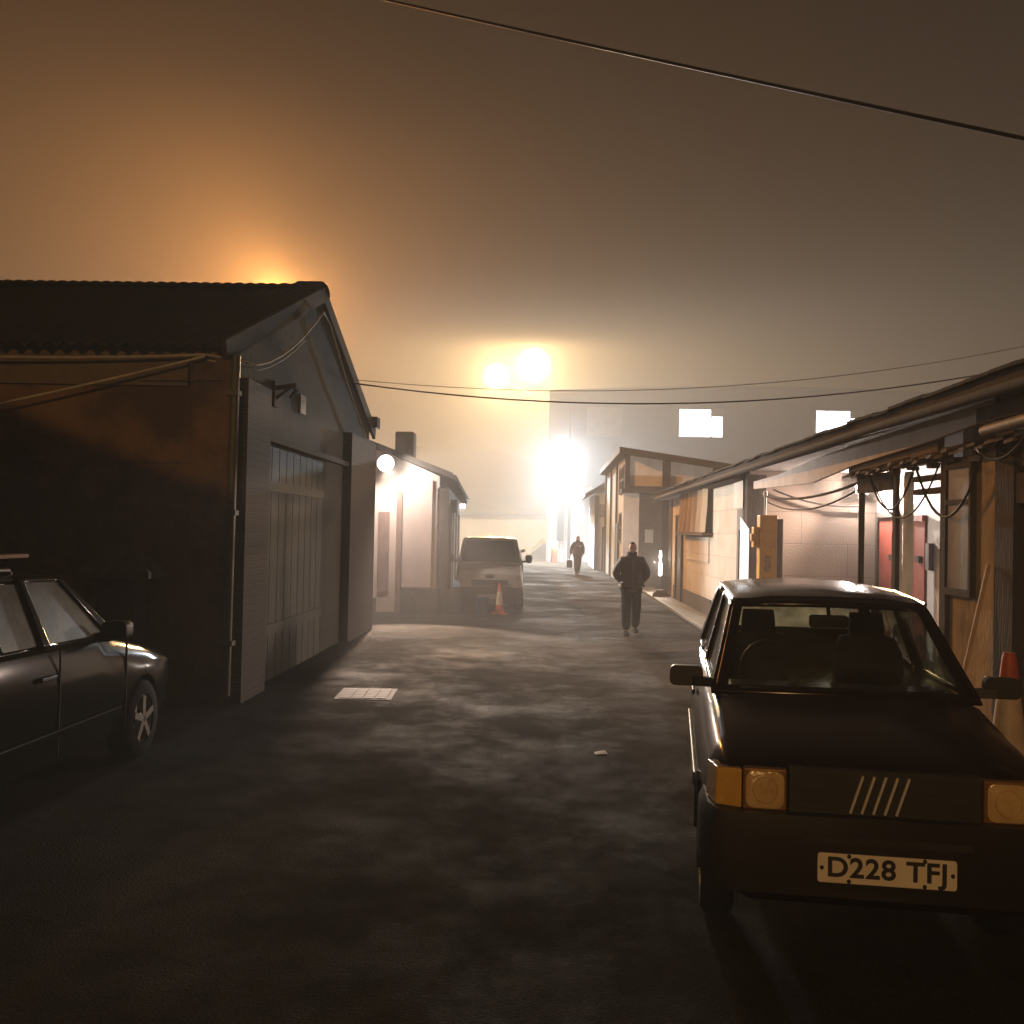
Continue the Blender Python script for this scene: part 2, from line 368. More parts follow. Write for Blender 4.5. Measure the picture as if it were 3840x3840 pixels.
m = MB(); m.beam((WX, 11.9, 3.42), (WX + .26, 11.9, 3.46), .04, .05); m.beam((WX, 11.9, 3.28), (WX + .2, 11.9, 3.44), .03); m.tube([(WX + .2, 11.9, 3.46), (WX + .22, 12.1, 3.42), (WX + .14, 12.3, 3.44), (WX + .06, 12.4, 3.38)], .016); m.build('bracket_arm', 'timber', br)
MB().box(WX, WX + .03, 11.82, 11.98, 3.2, 3.5).build('back_plate', 'timber', br)
# cables on the warehouse
rp = 'pale cables strung along the warehouse'
cable('wall_cable', sag((-9.5, 9.85, 3.62), (-3.45, 10.1, 3.50), .12), .016, 'rope', 'pale cable sagging along the warehouse eaves to its corner', group=rp)
cable('wall_cable', sag((-6.6, 10.0, 2.72), (-3.46, 10.08, 3.48), .02), .014, 'rope', 'pale cable rising diagonally across the orange lit warehouse wall', group=rp)
pts = [(WX - .2, 10.1, 3.50), (WX + .12, 10.35, 3.48)] + [(WX + .12, 10.35 + 3.5 * t, 3.46 + 1.28 * (t ** 1.5) ) for t in (.12, .25, .4, .55, .7, .85, .95, 1.0)] + [(WX + .12, 14.3, 4.66), (WX + .12, 15.6, 4.02), (WX + .12, 17.4, 3.3)]
cable('gable_cable', pts, .014, 'rope', 'pale cable looping up the dark gable to its peak', group=rp)
cable('gable_cable', [(x, y + .03, z - .05) for x, y, z in pts[:7]] + [(WX + .1, 12.9, 4.16)], .009, 'rope', 'thinner second strand running beside the looped gable cable', group=rp)
cable('wall_wire', [(-7.0, 10.2, 3.28), (-6, 10.21, 3.25), (-5, 10.21, 3.27), (-4.2, 10.21, 3.24), (-3.3, 10.16, 3.25)], .009, 'cable', 'thin black wire clipped across the old rendered warehouse wall')
gp = thing('gate_pier', 'dark capped gate pier standing before the warehouse corner', 'gate pier', (-4.05, 9.75, 0))
MB().box(-4.28, -3.92, 9.6, 9.92, 0, 1.28).build('pier_shaft', 'brick', gp)
m = MB(); m.loft([[(-4.42, 9.5, 1.28), (-3.74, 9.5, 1.28), (-3.74, 10.02, 1.28), (-4.42, 10.02, 1.28)], [(-4.42, 9.5, 1.34), (-3.74, 9.5, 1.34), (-3.74, 10.02, 1.34), (-4.42, 10.02, 1.34)], [(-4.24, 9.7, 1.58), (-4.0, 9.7, 1.58), (-4.0, 9.82, 1.58), (-4.24, 9.82, 1.58)]]); m.build('pier_cap', 'kerb', gp)

# ------------------------------------------------------------------ pale house behind the warehouse
h = thing('pale_house', 'pale pink lit house with chimney behind the dark warehouse', 'house', (-4.5, 26, 0))
m = MB(); m.prism([(-9.5, 22, -.2), (-2.36, 22, -.2), (-2.36, 22, 2.95), (-3.93, 22, 3.62), (-9.5, 22, 3.9)], (0, .25, 0))
m.build('front_wall', 'pale', h)
MB().box(-3.22, -2.50, 21.93, 22.0, .55, 2.86).build('white_panel', M('white_panel_render', (.40, .34, .33), (.34, .285, .275), .8, 1.2, .15), h)
MB().box(-3.26, -3.14, 21.88, 22.0, -.1, 2.6).build('wall_rib', 'pinkdoor', h)
MB().box(-3.14, -2.33, 21.86, 22.0, -.2, .52).build('plinth', 'plinth', h)
MB().box(-4.5, -3.68, 21.95, 22.0, -.2, .30).build('plinth', 'plinth', h)
m = MB(); m.hexa([(-2.40, 22, -.2), (-2.15, 22, -.2), (-3.45, 40, -.2), (-3.7, 40, -.2), (-2.40, 22, 2.7), (-2.15, 22, 2.7), (-3.45, 40, 2.9), (-3.7, 40, 2.9)])
sw = m.build('street_wall', 'timber', h)
m = MB()
for i in range(16):
    t = i / 16 + .012; x = -2.15 - 1.3 * t; y = 22 + 18 * t
    if i in (0, 1, 2, 4, 7, 8, 11, 13): MB().hexa([(x, y, .1), (x + .03, y, .1), (x - .04, y + .55, .1), (x - .07, y + .55, .1), (x, y, 2.35), (x + .03, y, 2.35), (x - .04, y + .55, 2.35), (x - .07, y + .55, 2.35)]).build('street_board', 'greyt', sw)
m = MB(); m.loft([[(-9.8, 21.8, 3.92), (-3.93, 21.8, 3.72), (-2.06, 21.8, 3.02), (-2.06, 21.8, 2.9), (-3.93, 21.8, 3.58), (-9.8, 21.8, 3.8)], [(-10.8, 40.4, 4.4), (-5.3, 40.4, 4.0), (-3.25, 40.4, 3.12), (-3.25, 40.4, 3.0), (-5.3, 40.4, 3.88), (-10.8, 40.4, 4.28)]])
rf = m.build('roof', 'roofd', h)
m = MB()
for i in range(10):
    t = (i + .4) / 10; x = -2.1 - 1.2 * t; y = 22 + 18 * t; m.beam((x - .35, y, 2.95), (x + .12, y, 2.86), .08, .12)
m.tube([(-2.02, 21.8, 2.92), (-3.2, 40.4, 3.02)], .06, 8); m.build('gutter', 'timber', rf)
MB().box(-3.62, -3.18, 23.8, 24.3, 3.2, 4.08).build('chimney', 'plinth', rf, bevel=.04)
d = MB().box(-3.66, -3.42, 21.96, 22.0, .45, 2.16).build('door', 'pinkdoor', h)
MB().box(-3.47, -3.44, 21.92, 21.96, 1.2, 1.3).build('handle', 'pipe', d)
MB().box(-2.35, -2.12, 23.6, 23.9, 2.2, 2.5).build('meter_box', 'timber', h)

def bulkhead(name, loc, dirn, label, lens, size=.11):
    t = thing(name, label, 'wall lamp', loc); x, y, z = loc; d = V(dirn).normalized()
    m = MB(); c = V(loc) - d * .10
    m.beam(c - d * .04, c + d * .05, size * 2.2, size * 1.7); m.build('lamp_housing', 'blackp', t)
    m = MB(); m.beam(c + d * .05, c + d * .075, size * 1.9, size * 1.4); m.build('lens', lens, t)
    m = MB(); m.beam(c - d * .04, c - d * .28 + V((0, 0, -.02)), .03); m.build('bracket', 'pipe', t)
    return t

# ------------------------------------------------------------------ far buildings
f = thing('far_shed', 'long low shed with sloping dark roof and white lit wall far down the street', 'shed', (-20, 80, 0))
m = MB(); m.box(-45, -.1, 74, 74.4, -.2, 2.9); m.build('wall', M('far_white_wall', (.24, .25, .28), (.19, .20, .22), .8, 1), f)
m = MB(); m.prism([(-.2, 74.4, -.2), (-.2, 92, -.2), (-.2, 92, 3), (-.2, 83, 7.5), (-.2, 74.4, 2.9)], (-.3, 0, 0)); m.build('gable_wall', 'darkclad', f)
m = MB(); m.loft([[(-45, 73.6, 2.75), (.1, 73.6, 3.05), (.1, 73.6, 3.2), (-45, 73.6, 2.9)], [(-45, 83, 10.6), (.1, 83, 7.7), (.1, 83, 7.85), (-45, 83, 10.75)], [(-45, 92.5, 3), (.1, 92.5, 3), (.1, 92.5, 3.15), (-45, 92.5, 3.15)]]); m.build('roof', 'asb', f)
gb = MB(); gb.loft([[(-1.8, 66, 0), (-1.6, 66, .02), (-.3, 66, 1.0), (-.1, 66, 1.05), (0, 66, 0)], [(-1.9, 72, 0), (-1.7, 72, .02), (-.5, 72, 1.25), (-.2, 72, 1.3), (0, 72, 0)]])
tag(gb.build('bank', 'grass', smooth=60), kind='structure')

FB = 62.0
b = thing('far_factory', 'tall slate grey factory with lit upstairs windows and pale cladding at street level', 'factory', (11, 66, 0))
top = [(-.08, 10.2), (4.5, 10.43), (8.96, 10.58), (14.67, 10.64), (19.4, 10.55), (22.85, 10.4), (30, 9.8)]
m = MB(); m.prism([(-.08, FB, -.2), (30, FB, -.2)] + [(x, FB, z) for x, z in top[::-1]], (0, 22, 0)); m.build('wall', 'darkclad', b)
m = MB(); m.loft([[(x, y, z) for x, z in top] + [(x, y, z + .16) for x, z in top[::-1]] for y in (FB - .35, FB + 22.3)]); m.build('roof', 'roofd', b)
m = MB(); xs = [-.1 + .06 * i for i in range(46)]
def prof(x): q = (x * 100) % 36; return .05 if q < 18 else 0
pa = []
for x in xs: pa.append((x, FB - .02 - prof(x)))
m.loft([[(x, y, z) for x, y in pa] for z in (-.1, 4.6)], cap=False, close=False); m.build('lower_cladding', 'clad', b)
MB().box(.55, .95, FB - .14, FB, 1.3, 4.0).build('door_opening', 'roofd', b)
MB().box(1.35, 2.9, FB - .18, FB, -.1, 4.2).build('roller_door', 'clad', b)
MB().box(1.3, 2.95, FB - .3, FB, 4.2, 4.5).build('door_hood', 'steel', b)
m = MB(); m.tube([(1.25, FB - .2, 0), (1.25, FB - .2, 9.9)], .08); m.build('downpipe', 'pipe', b)
def fwin(x0, x1, z0, z1, mat, label, side):
    wn = MB()
    for a, c, e, g in ((x0 - .07, x0, z0 - .07, z1 + .07), (x1, x1 + .07, z0 - .07, z1 + .07), (x0, x1, z0 - .07, z0), (x0, x1, z1, z1 + .07)): wn.box(a, c, FB - .06, FB + .02, e, g)
    xm = x0 + (x1 - x0) * .74; wn.box(xm - .03, xm + .03, FB - .055, FB + .02, z0, z1)
    if side: wn.box(xm + .03, x1, FB - .055, FB + .02, z1 - .42, z1)     # boarded top corner
    wn.box(x0 + .55, x0 + .58, FB - .05, FB + .02, z1 - .4, z1)
    o = wn.build('window', 'greydoor', b); o['label'] = label
    MB().box(x0, x1, FB - .02, FB - .004, z0, z1).build('pane', mat, o)
fwin(7.78, 10.36, 7.72, 9.36, 'litwin', 'brightly lit upstairs window', True)
fwin(15.95, 18.7, 7.78, 9.4, 'litwin', 'lit upstairs window half hidden by the low roof', True)
fwin(2.28, 4.3, 7.7, 9.34, 'dimglass', 'unlit upstairs window', False)

# timber framed building, mid distance
t = thing('timber_building', 'pale timber framed building with dark posts and flat sloping roof', 'building', (5.5, 41, 0))
m = MB(); m.prism([(2.65, 35, -.2), (9.5, 35, -.2), (9.5, 35, 3.55), (2.65, 35, 4.5)], (0, 12.3, 0)); m.build('wall', 'plaster', t)
m = MB(); m.loft([[(2.35, y, 4.52), (9.9, y, 3.5), (9.9, y, 3.68), (2.35, y, 4.72)] for y in (34.5, 47.8)]); m.build('roof', 'roofd', t)
m = MB()
for x0, x1 in ((2.6, 2.74), (3.85, 4.12), (5.55, 5.8), (7.4, 7.6)): m.box(x0, x1, 34.93, 35.0, -.1, 4.5 - .14 * (x0 - 2.65) - .03)
m.box(2.74, 9.5, 34.95, 35.0, 3.2, 3.42); m.build('post_frame', 'timber', t)
for y0_, y1_ in ((35.0, 35.25), (39.6, 39.8), (43.2, 43.4), (47.1, 47.3)): MB().box(2.58, 2.65, y0_, y1_, -.1, 4.5).build('side_post', 'timber', t)
MB().box(3.05, 3.85, 34.86, 35.0, -.1, 3.1).build('porch_door', M('brown_boards', (.13, .105, .085), (.08, .065, .05), .8, 3, .3), t)
m = MB(); m.box(2.5, 3.02, 34.3, 35.0, -.1, 3.15); m.build('bay', 'plaster', t)
m = MB(); m.box(2.42, 4.3, 34.2, 34.96, 3.16, 3.3); m.build('bay_roof', 'roofd', t)
for z0, z1, ya, yb in ((3.25, 4.15, 35.6, 37.8), (1.5, 2.5, 35.7, 37.6)):
    wn = MB()
    for i in range(4):
        yy = ya + (yb - ya) * i / 3; wn.box(2.57, 2.65, yy - .05, yy + .05, z0, z1)
    for z in (z0, (z0 + z1) / 2, z1): wn.box(2.58, 2.65, ya, yb, z - .045, z + .045)
    o = wn.build('window', 'timber', t); MB().box(2.62, 2.645, ya, yb, z0, z1).build('pane', 'dimglass', o)
MB().box(2.58, 2.65, 38.2, 39.4, 0, 2.2).build('door', 'timber', t)
tag(MB().box(3.28, 3.56, 34.82, 34.86, 1.5, 1.95).build('door_notice', 'paper'), 'white paper notice on the brown boards behind the walking man', 'notice')

c = thing('porch_cottage', 'small pale building with dark porch roof beside the factory', 'outbuilding', (4, 54, 0))
MB().box(2.3, 6, 50, 58, -.2, 3.75).build('wall', 'plaster', c)
m = MB(); m.loft([[(1.75, y, 3.55), (2.6, y, 4.05), (6.2, y, 4.3), (6.2, y, 4.45), (2.6, y, 4.2), (1.75, y, 3.68)] for y in (49.4, 58.3)]); m.build('roof', 'roofd', c)
MB().box(2.62, 2.95, 49.95, 50, .0, 2.1).build('door', 'timber', c)
m = MB(); m.box(2.25, 2.42, 49.8, 50, 0, 3.6); m.box(2.98, 3.2, 49.8, 50, 0, 3.6); m.build('porch_post', 'timber', c)
MB().box(2.5, 2.9, 49.9, 50, 2.6, 3.2).build('window', 'dimglass', c)

# ------------------------------------------------------------------ right-hand workshop row
XW = 3.5
r = thing('workshop_row', 'low workshop building with cream block wall, open bay and long dark roof', 'workshop', (5, 19, 0))
m = MB()
m.box(XW, XW + .22, 18.25, 29.8, -.2, 2.95); m.box(XW, 9, 29.55, 29.8, -.2, 2.95)
sw = m.build('street_wall', 'blockc', r)
MB().box(XW - .03, XW, 21.9, 28.4, -.1, .42).build('plinth', 'plinth', r)
MB().box(XW, 5.72, 18.0, 18.22, -.2, 2.98).build('end_wall', 'block', r)
MB().box(5.7, 5.9, 8.2, 18.0, -.2, 2.98).build('bay_wall', 'white', r)
MB().box(3.62, 5.7, 8.9, 9.1, -.2, 2.9).build('partition_wall', 'plaster', r)
# roof over the whole row
m = MB(); m.loft([[(3.14, y, 2.86 + dz), (3.14, y, 2.99 + dz), (10.5, y, 4.35 + dz), (10.5, y, 4.22 + dz)] for y, dz in ((30.2, 0), (24, -.01), (18, .015), (12, .02), (9, -.01), (4.6, -.02))])
rf = m.build('roof', 'roofd', r)
m = MB()
for i in range(60):     # ragged sheet edge
    y = 30.1 - i * .43; dz = .008 * sin(i * 1.7) + .005 * sin(i * 4.1); m.hexa([(3.08, y - .42, 2.975 + dz), (3.6, y - .42, 3.085 + dz), (3.6, y, 3.085 + dz), (3.08, y, 2.975 + dz), (3.08, y - .42, 3.0 + dz), (3.6, y - .42, 3.11 + dz), (3.6, y, 3.11 + dz), (3.08, y, 3.0 + dz)])
m.build('roof_edge', 'asb', rf)
m = MB(); m.tube([(3.1, 30, 2.83), (3.1, 18, 2.85), (3.1, 10, 2.86), (3.1, 5, 2.84)], .042, 8); m.build('gutter', 'timber', rf, smooth=60)
MB().box(3.2, 3.5, 18.0, 29.9, 2.80, 2.86).build('soffit', 'timber', rf)
m = MB(); m.hexa([(3.36, 7.4, 2.74), (3.40, 7.4, 2.74), (3.56, 18.0, 2.34), (3.52, 18.0, 2.34), (3.36, 7.4, 2.86), (3.40, 7.4, 2.86), (3.56, 18.0, 2.76), (3.52, 18.0, 2.76)])
m = MB(); m.loft([[(3.37, y, a), (3.41, y, a), (3.41, y, c_), (3.37, y, c_)] for y, a, c_ in ((7.5, 2.765, 2.89), (9.1, 2.68, 2.865), (11.5, 2.61, 2.84), (13.3, 2.50, 2.79), (15.3, 2.54, 2.71), (17.0, 2.58, 2.70))])
m.build('fascia_board', 'fascia', r)
MB().box(3.44, 3.5, 9.2, 11.9, 2.5, 2.86).build('valance', M('brown_valance', (.22, .15, .09), (.15, .10, .06), .85, 4, .2), r)
MB().box(3.52, 5.7, 9.1, 18.0, 2.93, 2.96).build('bay_ceiling', 'timber', r)
m = MB(); m.box(3.42, 3.74, 17.76, 18.0, -.1, 2.86); m.build('corner_post', 'timber', r)
m = MB(); m.box(3.46, 3.72, 18.25, 18.4, 0, 2.9); m.build('door_jamb', 'timber', r)
# door openings along the cream wall
d = MB().box(XW - .025, XW, 18.42, 19.0, 0, 2.28).build('door', 'greydoor', r)
MB().box(XW - .05, XW - .025, 18.52, 18.56, 1.25, 1.33).build('handle', 'steel', d)
d = MB().box(XW - .035, XW, 26.75, 27.75, 0, 2.24).build('door', 'greyt', r)
m = MB(); m.box(XW - .06, XW, 27.75, 27.9, 0, 2.32); m.box(XW - .06, XW, 26.6, 26.75, 0, 2.32); m.box(XW - .06, XW, 26.75, 27.75, 2.24, 2.32); m.build('door_frame', 'timber', d)
MB().box(XW - .02, XW, 29.0, 29.75, 0, 2.85).build('corner_board', 'timber', r)
# corrugated shutter hood over the blocked window
m = MB(); pts = []
for i in range(49):
    yy = 21.9 + 4.4 * i / 48; pts.append((yy, .09 * sin(2 * pi * i / 8)))
m.loft([[(XW - .12 - o - q, yy, z) for yy, o in pts] for z, q in ((1.86, .05), (2.4, .01), (2.82, 0))], cap=False, close=False)
m.loft([[(XW - .11 - o - q, yy, z) for yy, o in pts] for z, q in ((1.86, .05), (2.4, .01), (2.82, 0))], cap=False, close=False)
ch = m.build('corrugated_panel', 'corr', r, smooth=60)
MB().box(XW - .24, XW, 21.85, 26.35, 1.80, 1.85).build('panel_sill', 'rust', ch)
MB().box(XW - .03, XW, 22.3, 25.9, 1.2, 1.75).build('blocked_window', 'blockc', r)
MB().box(XW - .04, XW, 18.25, 19.3, 2.30, 2.80).build('white_lintel', 'white', r)
lp = thing('glow_side_panel', 'narrow white panel with added glow between workshop door and corner post', 'glowing panel', (3.43, 17.5, 0))  # self-glowing panel, emission added in place of lamplight on a white board
MB().prism([(3.26, 17.5, 0.9), (3.405, 17.5, 0.9), (3.405, 17.5, 1.92), (3.26, 17.5, 2.12)], (0, .02, 0)).build('panel_face', 'panelglow', lp)
MB().box(3.24, 3.42, 17.525, 17.56, .0, 1.9).build('panel_back', 'timber', lp)
# red doors in the bay
for ya, yb, zt in ((16.82, 17.72, 2.16), (15.62, 16.25, 2.08)):
    d = MB().box(5.66, 5.7, ya, yb, 0, zt).build('bay_door', 'reddoor', r)
    m = MB(); m.box(5.62, 5.7, yb, yb + .1, 0, zt + .09); m.box(5.62, 5.7, ya, yb, zt, zt + .09); m.build('door_frame', 'timber' if ya > 16.5 else 'reddoor', d)
    MB().box(5.60, 5.66, ya + .08, ya + .24, 1.45, 1.55).build('handle', 'pipe', d)
MB().box(5.63, 5.7, 15.35, 15.5, 1.35, 1.75).build('switch_box', 'greydoor', r)
# posts along the bay opening
m = MB(); m.tube([(3.46, 11.45, 0), (3.46, 11.45, 2.55)], .035, 8); m.build('bay_post', 'pipe', r, smooth=60)
m = MB(); m.box(3.42, 3.46, 10.22, 10.32, 0, 2.5); m.build('bay_post', 'timber', r)
m = MB(); m.box(3.44, 3.5, 9.95, 10.06, 0, 2.45); m.build('bay_jamb', 'plaster', r)
m = MB(); m.box(3.4, 3.46, 8.89, 9.02, 0, 2.6); m.build('bay_jamb', 'timber', r)
MB().box(3.42, 3.5, 10.35, 11.5, 2.30, 2.48).build('lintel_box', 'timber', r)
m = MB(); m.box(3.44, 3.52, 9.1, 9.8, 2.22, 2.27); m.box(3.44, 3.52, 9.1, 9.8, 2.34, 2.39); m.build('transom', 'timber', r)
# pier with notice board
MB().box(3.44, 3.66, 7.95, 8.88, -.2, 2.5).build('pier_wall', M('stained_cream', (.50, .39, .25), (.24, .17, .10), .9, 1.8, .4, 25, stretch=(1, 1, .4), lo=.30, hi=.55), r)
tl = MB()
for i in range(26):
    y = 11.6 - i * .17; z = 2.52 + .07 * max(0, (11.6 - y) / 4.4) + .02 * sin(i * 2.3)
    tl.loft([[(3.28 - .02 * sin(i * 3), y - .16, z - .05), (3.50, y - .16, z + .02), (3.50, y - .16, z + .045), (3.28 - .02 * sin(i * 3), y - .16, z - .025)], [(3.28, y, z - .06), (3.50, y, z + .01), (3.50, y, z + .035), (3.28, y, z - .035)]])
    if i % 3 == 1: tl.box(3.40, 3.48, y - .15, y - .03, z - .075 - .03 * random.random(), z - .045)
tl.build('tile_edge', 'tile', r)
nb = thing('notice_board', 'tall grey framed board fixed to the cream pier', 'board', (3.42, 8.65, 1.9))
MB().box(3.405, 3.435, 8.40, 8.88, 1.40, 2.40).build('panel', 'greydoor', nb)
m = MB()
for a in ((8.36, 8.40, 1.34, 2.44), (8.88, 8.92, 1.34, 2.44), (8.40, 8.88, 1.34, 1.40), (8.40, 8.88, 2.40, 2.44), (8.40, 8.88, 2.10, 2.14)): m.box(3.39, 3.44, *a)
m.build('frame', 'timber', nb)

# near unit with the roller shutter
s = thing('shutter_unit', 'shuttered workshop unit with dark door post beside the cream pier', 'garage unit', (5, 6, 0))
m = MB(); m.box(3.46, 3.7, 4.5, 7.95, 2.36, 2.9); m.build('panel_wall', M('white_boarding', (.62, .54, .46), (.45, .38, .31), .75, 3, .15), s)
MB().box(3.40, 3.66, 7.62, 7.93, -.1, 2.62).build('door_post', 'timber', s)
MB().box(3.41, 3.6, 4.5, 7.62, 2.08, 2.3).build('shutter_box', 'timber', s)
m = MB(); zz = 0; pr = []
while zz < 2.08:
    pr += [(3.53, zz), (3.485, zz + .03), (3.485, zz + .11), (3.53, zz + .135)]; zz += .14
m.loft([[(x, y, z) for x, z in pr] for y in (7.62, 4.5)], cap=False, close=False); m.build('roller_shutter', 'shutter', s)
m = MB(); m.tube([(3.24, 7.75, 2.62), (3.24, 6.0, 2.66), (3.24, 4.6, 2.68)], .045, 10); m.build('gutter', M('pale_gutter', (.34, .32, .29), (.2, .18, .16), .6, 6), s, smooth=60)
MB().box(3.28, 3.46, 4.5, 8.0, 2.7, 2.82).build('dark_eaves', 'timber', s)
m = MB(); m.tube([(3.3, 7.7, 2.66), (3.32, 7.7, 2.95)], .02); m.build('strap', 'steel', s)

# cables hanging on the right
cg = 'black cables hanging on the workshop front'
cable('hanging_cable', sag((3.36, 10.9, 2.5), (3.36, 9.5, 2.52), .42), .011, 'cable', 'black cable drooping in a deep loop across the bright doorway', group=cg)
cable('hanging_cable', sag((3.38, 10.75, 2.35), (3.38, 9.0, 2.46), .40), .009, 'cable', 'thin cable loop beside the deep loop in the bright doorway', group=cg)
cable('hanging_cable', sag((3.34, 9.5, 2.53), (3.34, 7.95, 2.56), .55), .012, 'cable', 'black cable hanging in a loop across the notice board', group=cg)
cable('hanging_cable', sag((3.35, 8.2, 2.56), (3.3, 7.1, 2.62), .18), .014, 'cable', 'thick cable sagging past the white panel over the shutter', group=cg)
cable('hanging_cable', sag((3.38, 7.9, 2.52), (3.36, 6.6, 2.45), .12), .009, 'cable', 'thin cable curving low over the white panel above the shutter', group=cg)
cable('hanging_cable', sag((3.52, 17.2, 2.5), (3.46, 11.6, 2.42), .12), .018, 'cable', 'cable run across the open bay under the pale board', group=cg)
cable('hanging_cable', sag((3.9, 17.95, 2.62), (5.4, 17.9, 2.36), .1), .018, 'cable', 'cable pinned along the top of the pink end wall', group=cg)
cable('hanging_cable', sag((3.5, 16.5, 2.35), (3.46, 11.5, 2.36), .18), .012, 'cable', 'second lower cable run sagging across the open bay', group=cg)

yb = thing('yellow_column', 'amber yellow steel machine column standing at the open bay corner', 'machine column', (3.5, 16.5, 0))
m = MB(); m.box(3.36, 3.64, 16.4, 16.62, 0, 2.14); m.build('column_body', 'yellow', yb, bevel=.012)
m = MB(); m.box(3.655, 3.73, 16.42, 16.6, 0, 2.08); m.build('rusty_rail', 'rust', yb)
m = MB(); m.box(3.27, 3.36, 16.44, 16.6, 1.62, 1.95); m.box(3.24, 3.36, 16.46, 16.58, 1.72, 1.84); m.build('side_box', 'yellow', yb, bevel=.01)
m = MB(); m.box(3.44, 3.54, 16.392, 16.4, 1.25, 1.5); m.box(3.42, 3.56, 16.392, 16.4, .95, 1.15); m.build('instruction_sticker', M('faded_sticker', (.55, .33, .08), (.3, .14, .03), .6, 20), yb)
m = MB(); m.tube([(3.46, 16.5, 2.14), (3.46, 16.5, 2.48)], .02); m.lathe([(.03, 2.44), (.035, 2.5), (.02, 2.53)], (3.46, 16.5, 0)); m.build('top_rod', 'white', yb)

pl = MB(); pl.beam((3.15, 8.25, .0), (3.38, 7.98, 1.62), .03, .025)
tag(pl.build('leaning_batten', M('pale_wood', (.62, .48, .33), (.5, .36, .24), .7, 8, .2)), 'pale wooden batten leaning against the cream pier', 'batten')
hb = thing('added_corner_lamp', 'added glowing white tube low on the workshop corner post lighting the pale building', 'lamp', (3.32, 30.1, .55))  # added tube lamp, put here to light the timber building's front
m = MB(); m.lathe([(.03, .58), (.055, .62), (.055, .92), (.03, 1.0), (.03, 1.1), (.045, 1.14), (.03, 1.32)], (3.30, 30.1, 0), n=16); m.build('glow_tube', 'litcorner', hb, smooth=50)
m = MB(); m.beam((3.30, 30.1, 1.34), (3.52, 29.9, 1.36), .03); m.beam((3.30, 30.1, .56), (3.52, 29.9, .56), .03); m.build('bracket', 'pipe', hb)

# ------------------------------------------------------------------ overhead cables
cable('overhead_cable', sag((-4.3, 11.3, 8.27), (3.1, 4.02, 3.10), .03, 24), .011, 'cable', 'single thick overhead cable crossing the upper sky', group='overhead cables')
cable('overhead_cable', sag((-3.2, 16.6, 4.16), (9.0, 17.6, 5.0), .56, 24), .013, 'cable', 'lower overhead cable from warehouse gable across the street', group='overhead cables')
cable('overhead_cable', sag((-3.2, 16.6, 4.22), (9.0, 17.6, 5.35), .50, 24), .006, 'cable', 'upper fine overhead wire across the street', group='overhead cables')

# ------------------------------------------------------------------ vehicles
def half_ring(y, P):
    """closed ring from half profile points (x, z) with x >= 0"""
    return [(x, y, z) for x, z in P] + [(-x, y, z) for x, z in P[::-1] if x > 1e-6]
def prof_pts(wb, wm, wt, zb, zm, zt, crown):
    return [(0, zb), (wb * .85, zb), (wb, zb + .05), (wm - .012, zb + (zm - zb) * .55), (wm, zm), (wm - .012, zm + (zt - zm) * .55), (wt, zt - .025), (wt - .035, zt), (wt * .5, zt + crown * .8), (0, zt + crown)]
def body_loft(stations):
    m = MB(); m.loft([half_ring(s_[0], prof_pts(*s_[1:])) for s_ in stations]); return m

def grid_surface(fn, ss, ts, glass, n_sub=1):
    """frame and panes cut from one surface fn(s, t); glass: set of (i, j) cells"""
    fr, panes = MB(), []
    for i in range(len(ss) - 1):
        for j in range(len(ts) - 1):
            mm = MB() if (i, j) in glass else fr
            k = 6
            for a in range(k):
                s0 = ss[i] + (ss[i + 1] - ss[i]) * a / k; s1 = ss[i] + (ss[i + 1] - ss[i]) * (a + 1) / k
                mm.add([fn(s0, ts[j]), fn(s1, ts[j]), fn(s1, ts[j + 1]), fn(s0, ts[j + 1])], [(0, 1, 2, 3)])
            if (i, j) in glass: panes.append(mm)
    return fr, panes

def weld(o, solid=0, off=-1):
    bm = bmesh.new(); bm.from_mesh(o.data); bmesh.ops.remove_doubles(bm, verts=bm.verts, dist=1e-4); bm.to_mesh(o.data); bm.free()
    if solid:
        q = o.modifiers.new('solid', 'SOLIDIFY'); q.thickness = solid; q.offset = off
    return o

def add_wheel(car, x, y, rad, wid, spokes=5, rim='alloy'):
    s_ = 1 if x > 0 else -1; r_ = rad
    m = MB(); h = wid / 2
    m.lathe([(r_ * .62, -h), (r_ * .9, -h), (r_ * .98, -h * .8), (r_, -h * .5), (r_, h * .5), (r_ * .98, h * .8), (r_ * .9, h), (r_ * .62, h * .9), (r_ * .58, 0), (r_ * .62, -h)], (x, y, r_), 'x', 28, cap=False)
    wh = m.build('wheel', 'rubber', car, False, smooth=40)
    m = MB(); ox = x + s_ * (h - .02)
    m.lathe([(r_ * .64, -.06 * s_), (r_ * .64, .0), (r_ * .58, .012 * s_), (r_ * .55, -.02 * s_), (r_ * .57, -.06 * s_)], (ox, y, r_), 'x', 28, cap=False)
    m.lathe([(r_ * .57, -.06 * s_), (.04, -.05 * s_)], (ox, y, r_), 'x', 28, cap=False)
    for k_ in range(spokes):
        a = 2 * pi * k_ / spokes + .3; d = V((0, cos(a), sin(a))); m.beam(V((ox, y, r_)) + d * .02, V((ox, y, r_)) + d * r_ * .58, .05, .05, up=(1, 0, 0))
    m.lathe([(.07, -.02 * s_), (.07, .012 * s_), (.04, .02 * s_)], (ox, y, r_), 'x', 16)
    m.build('rim', rim, wh, False, smooth=40)

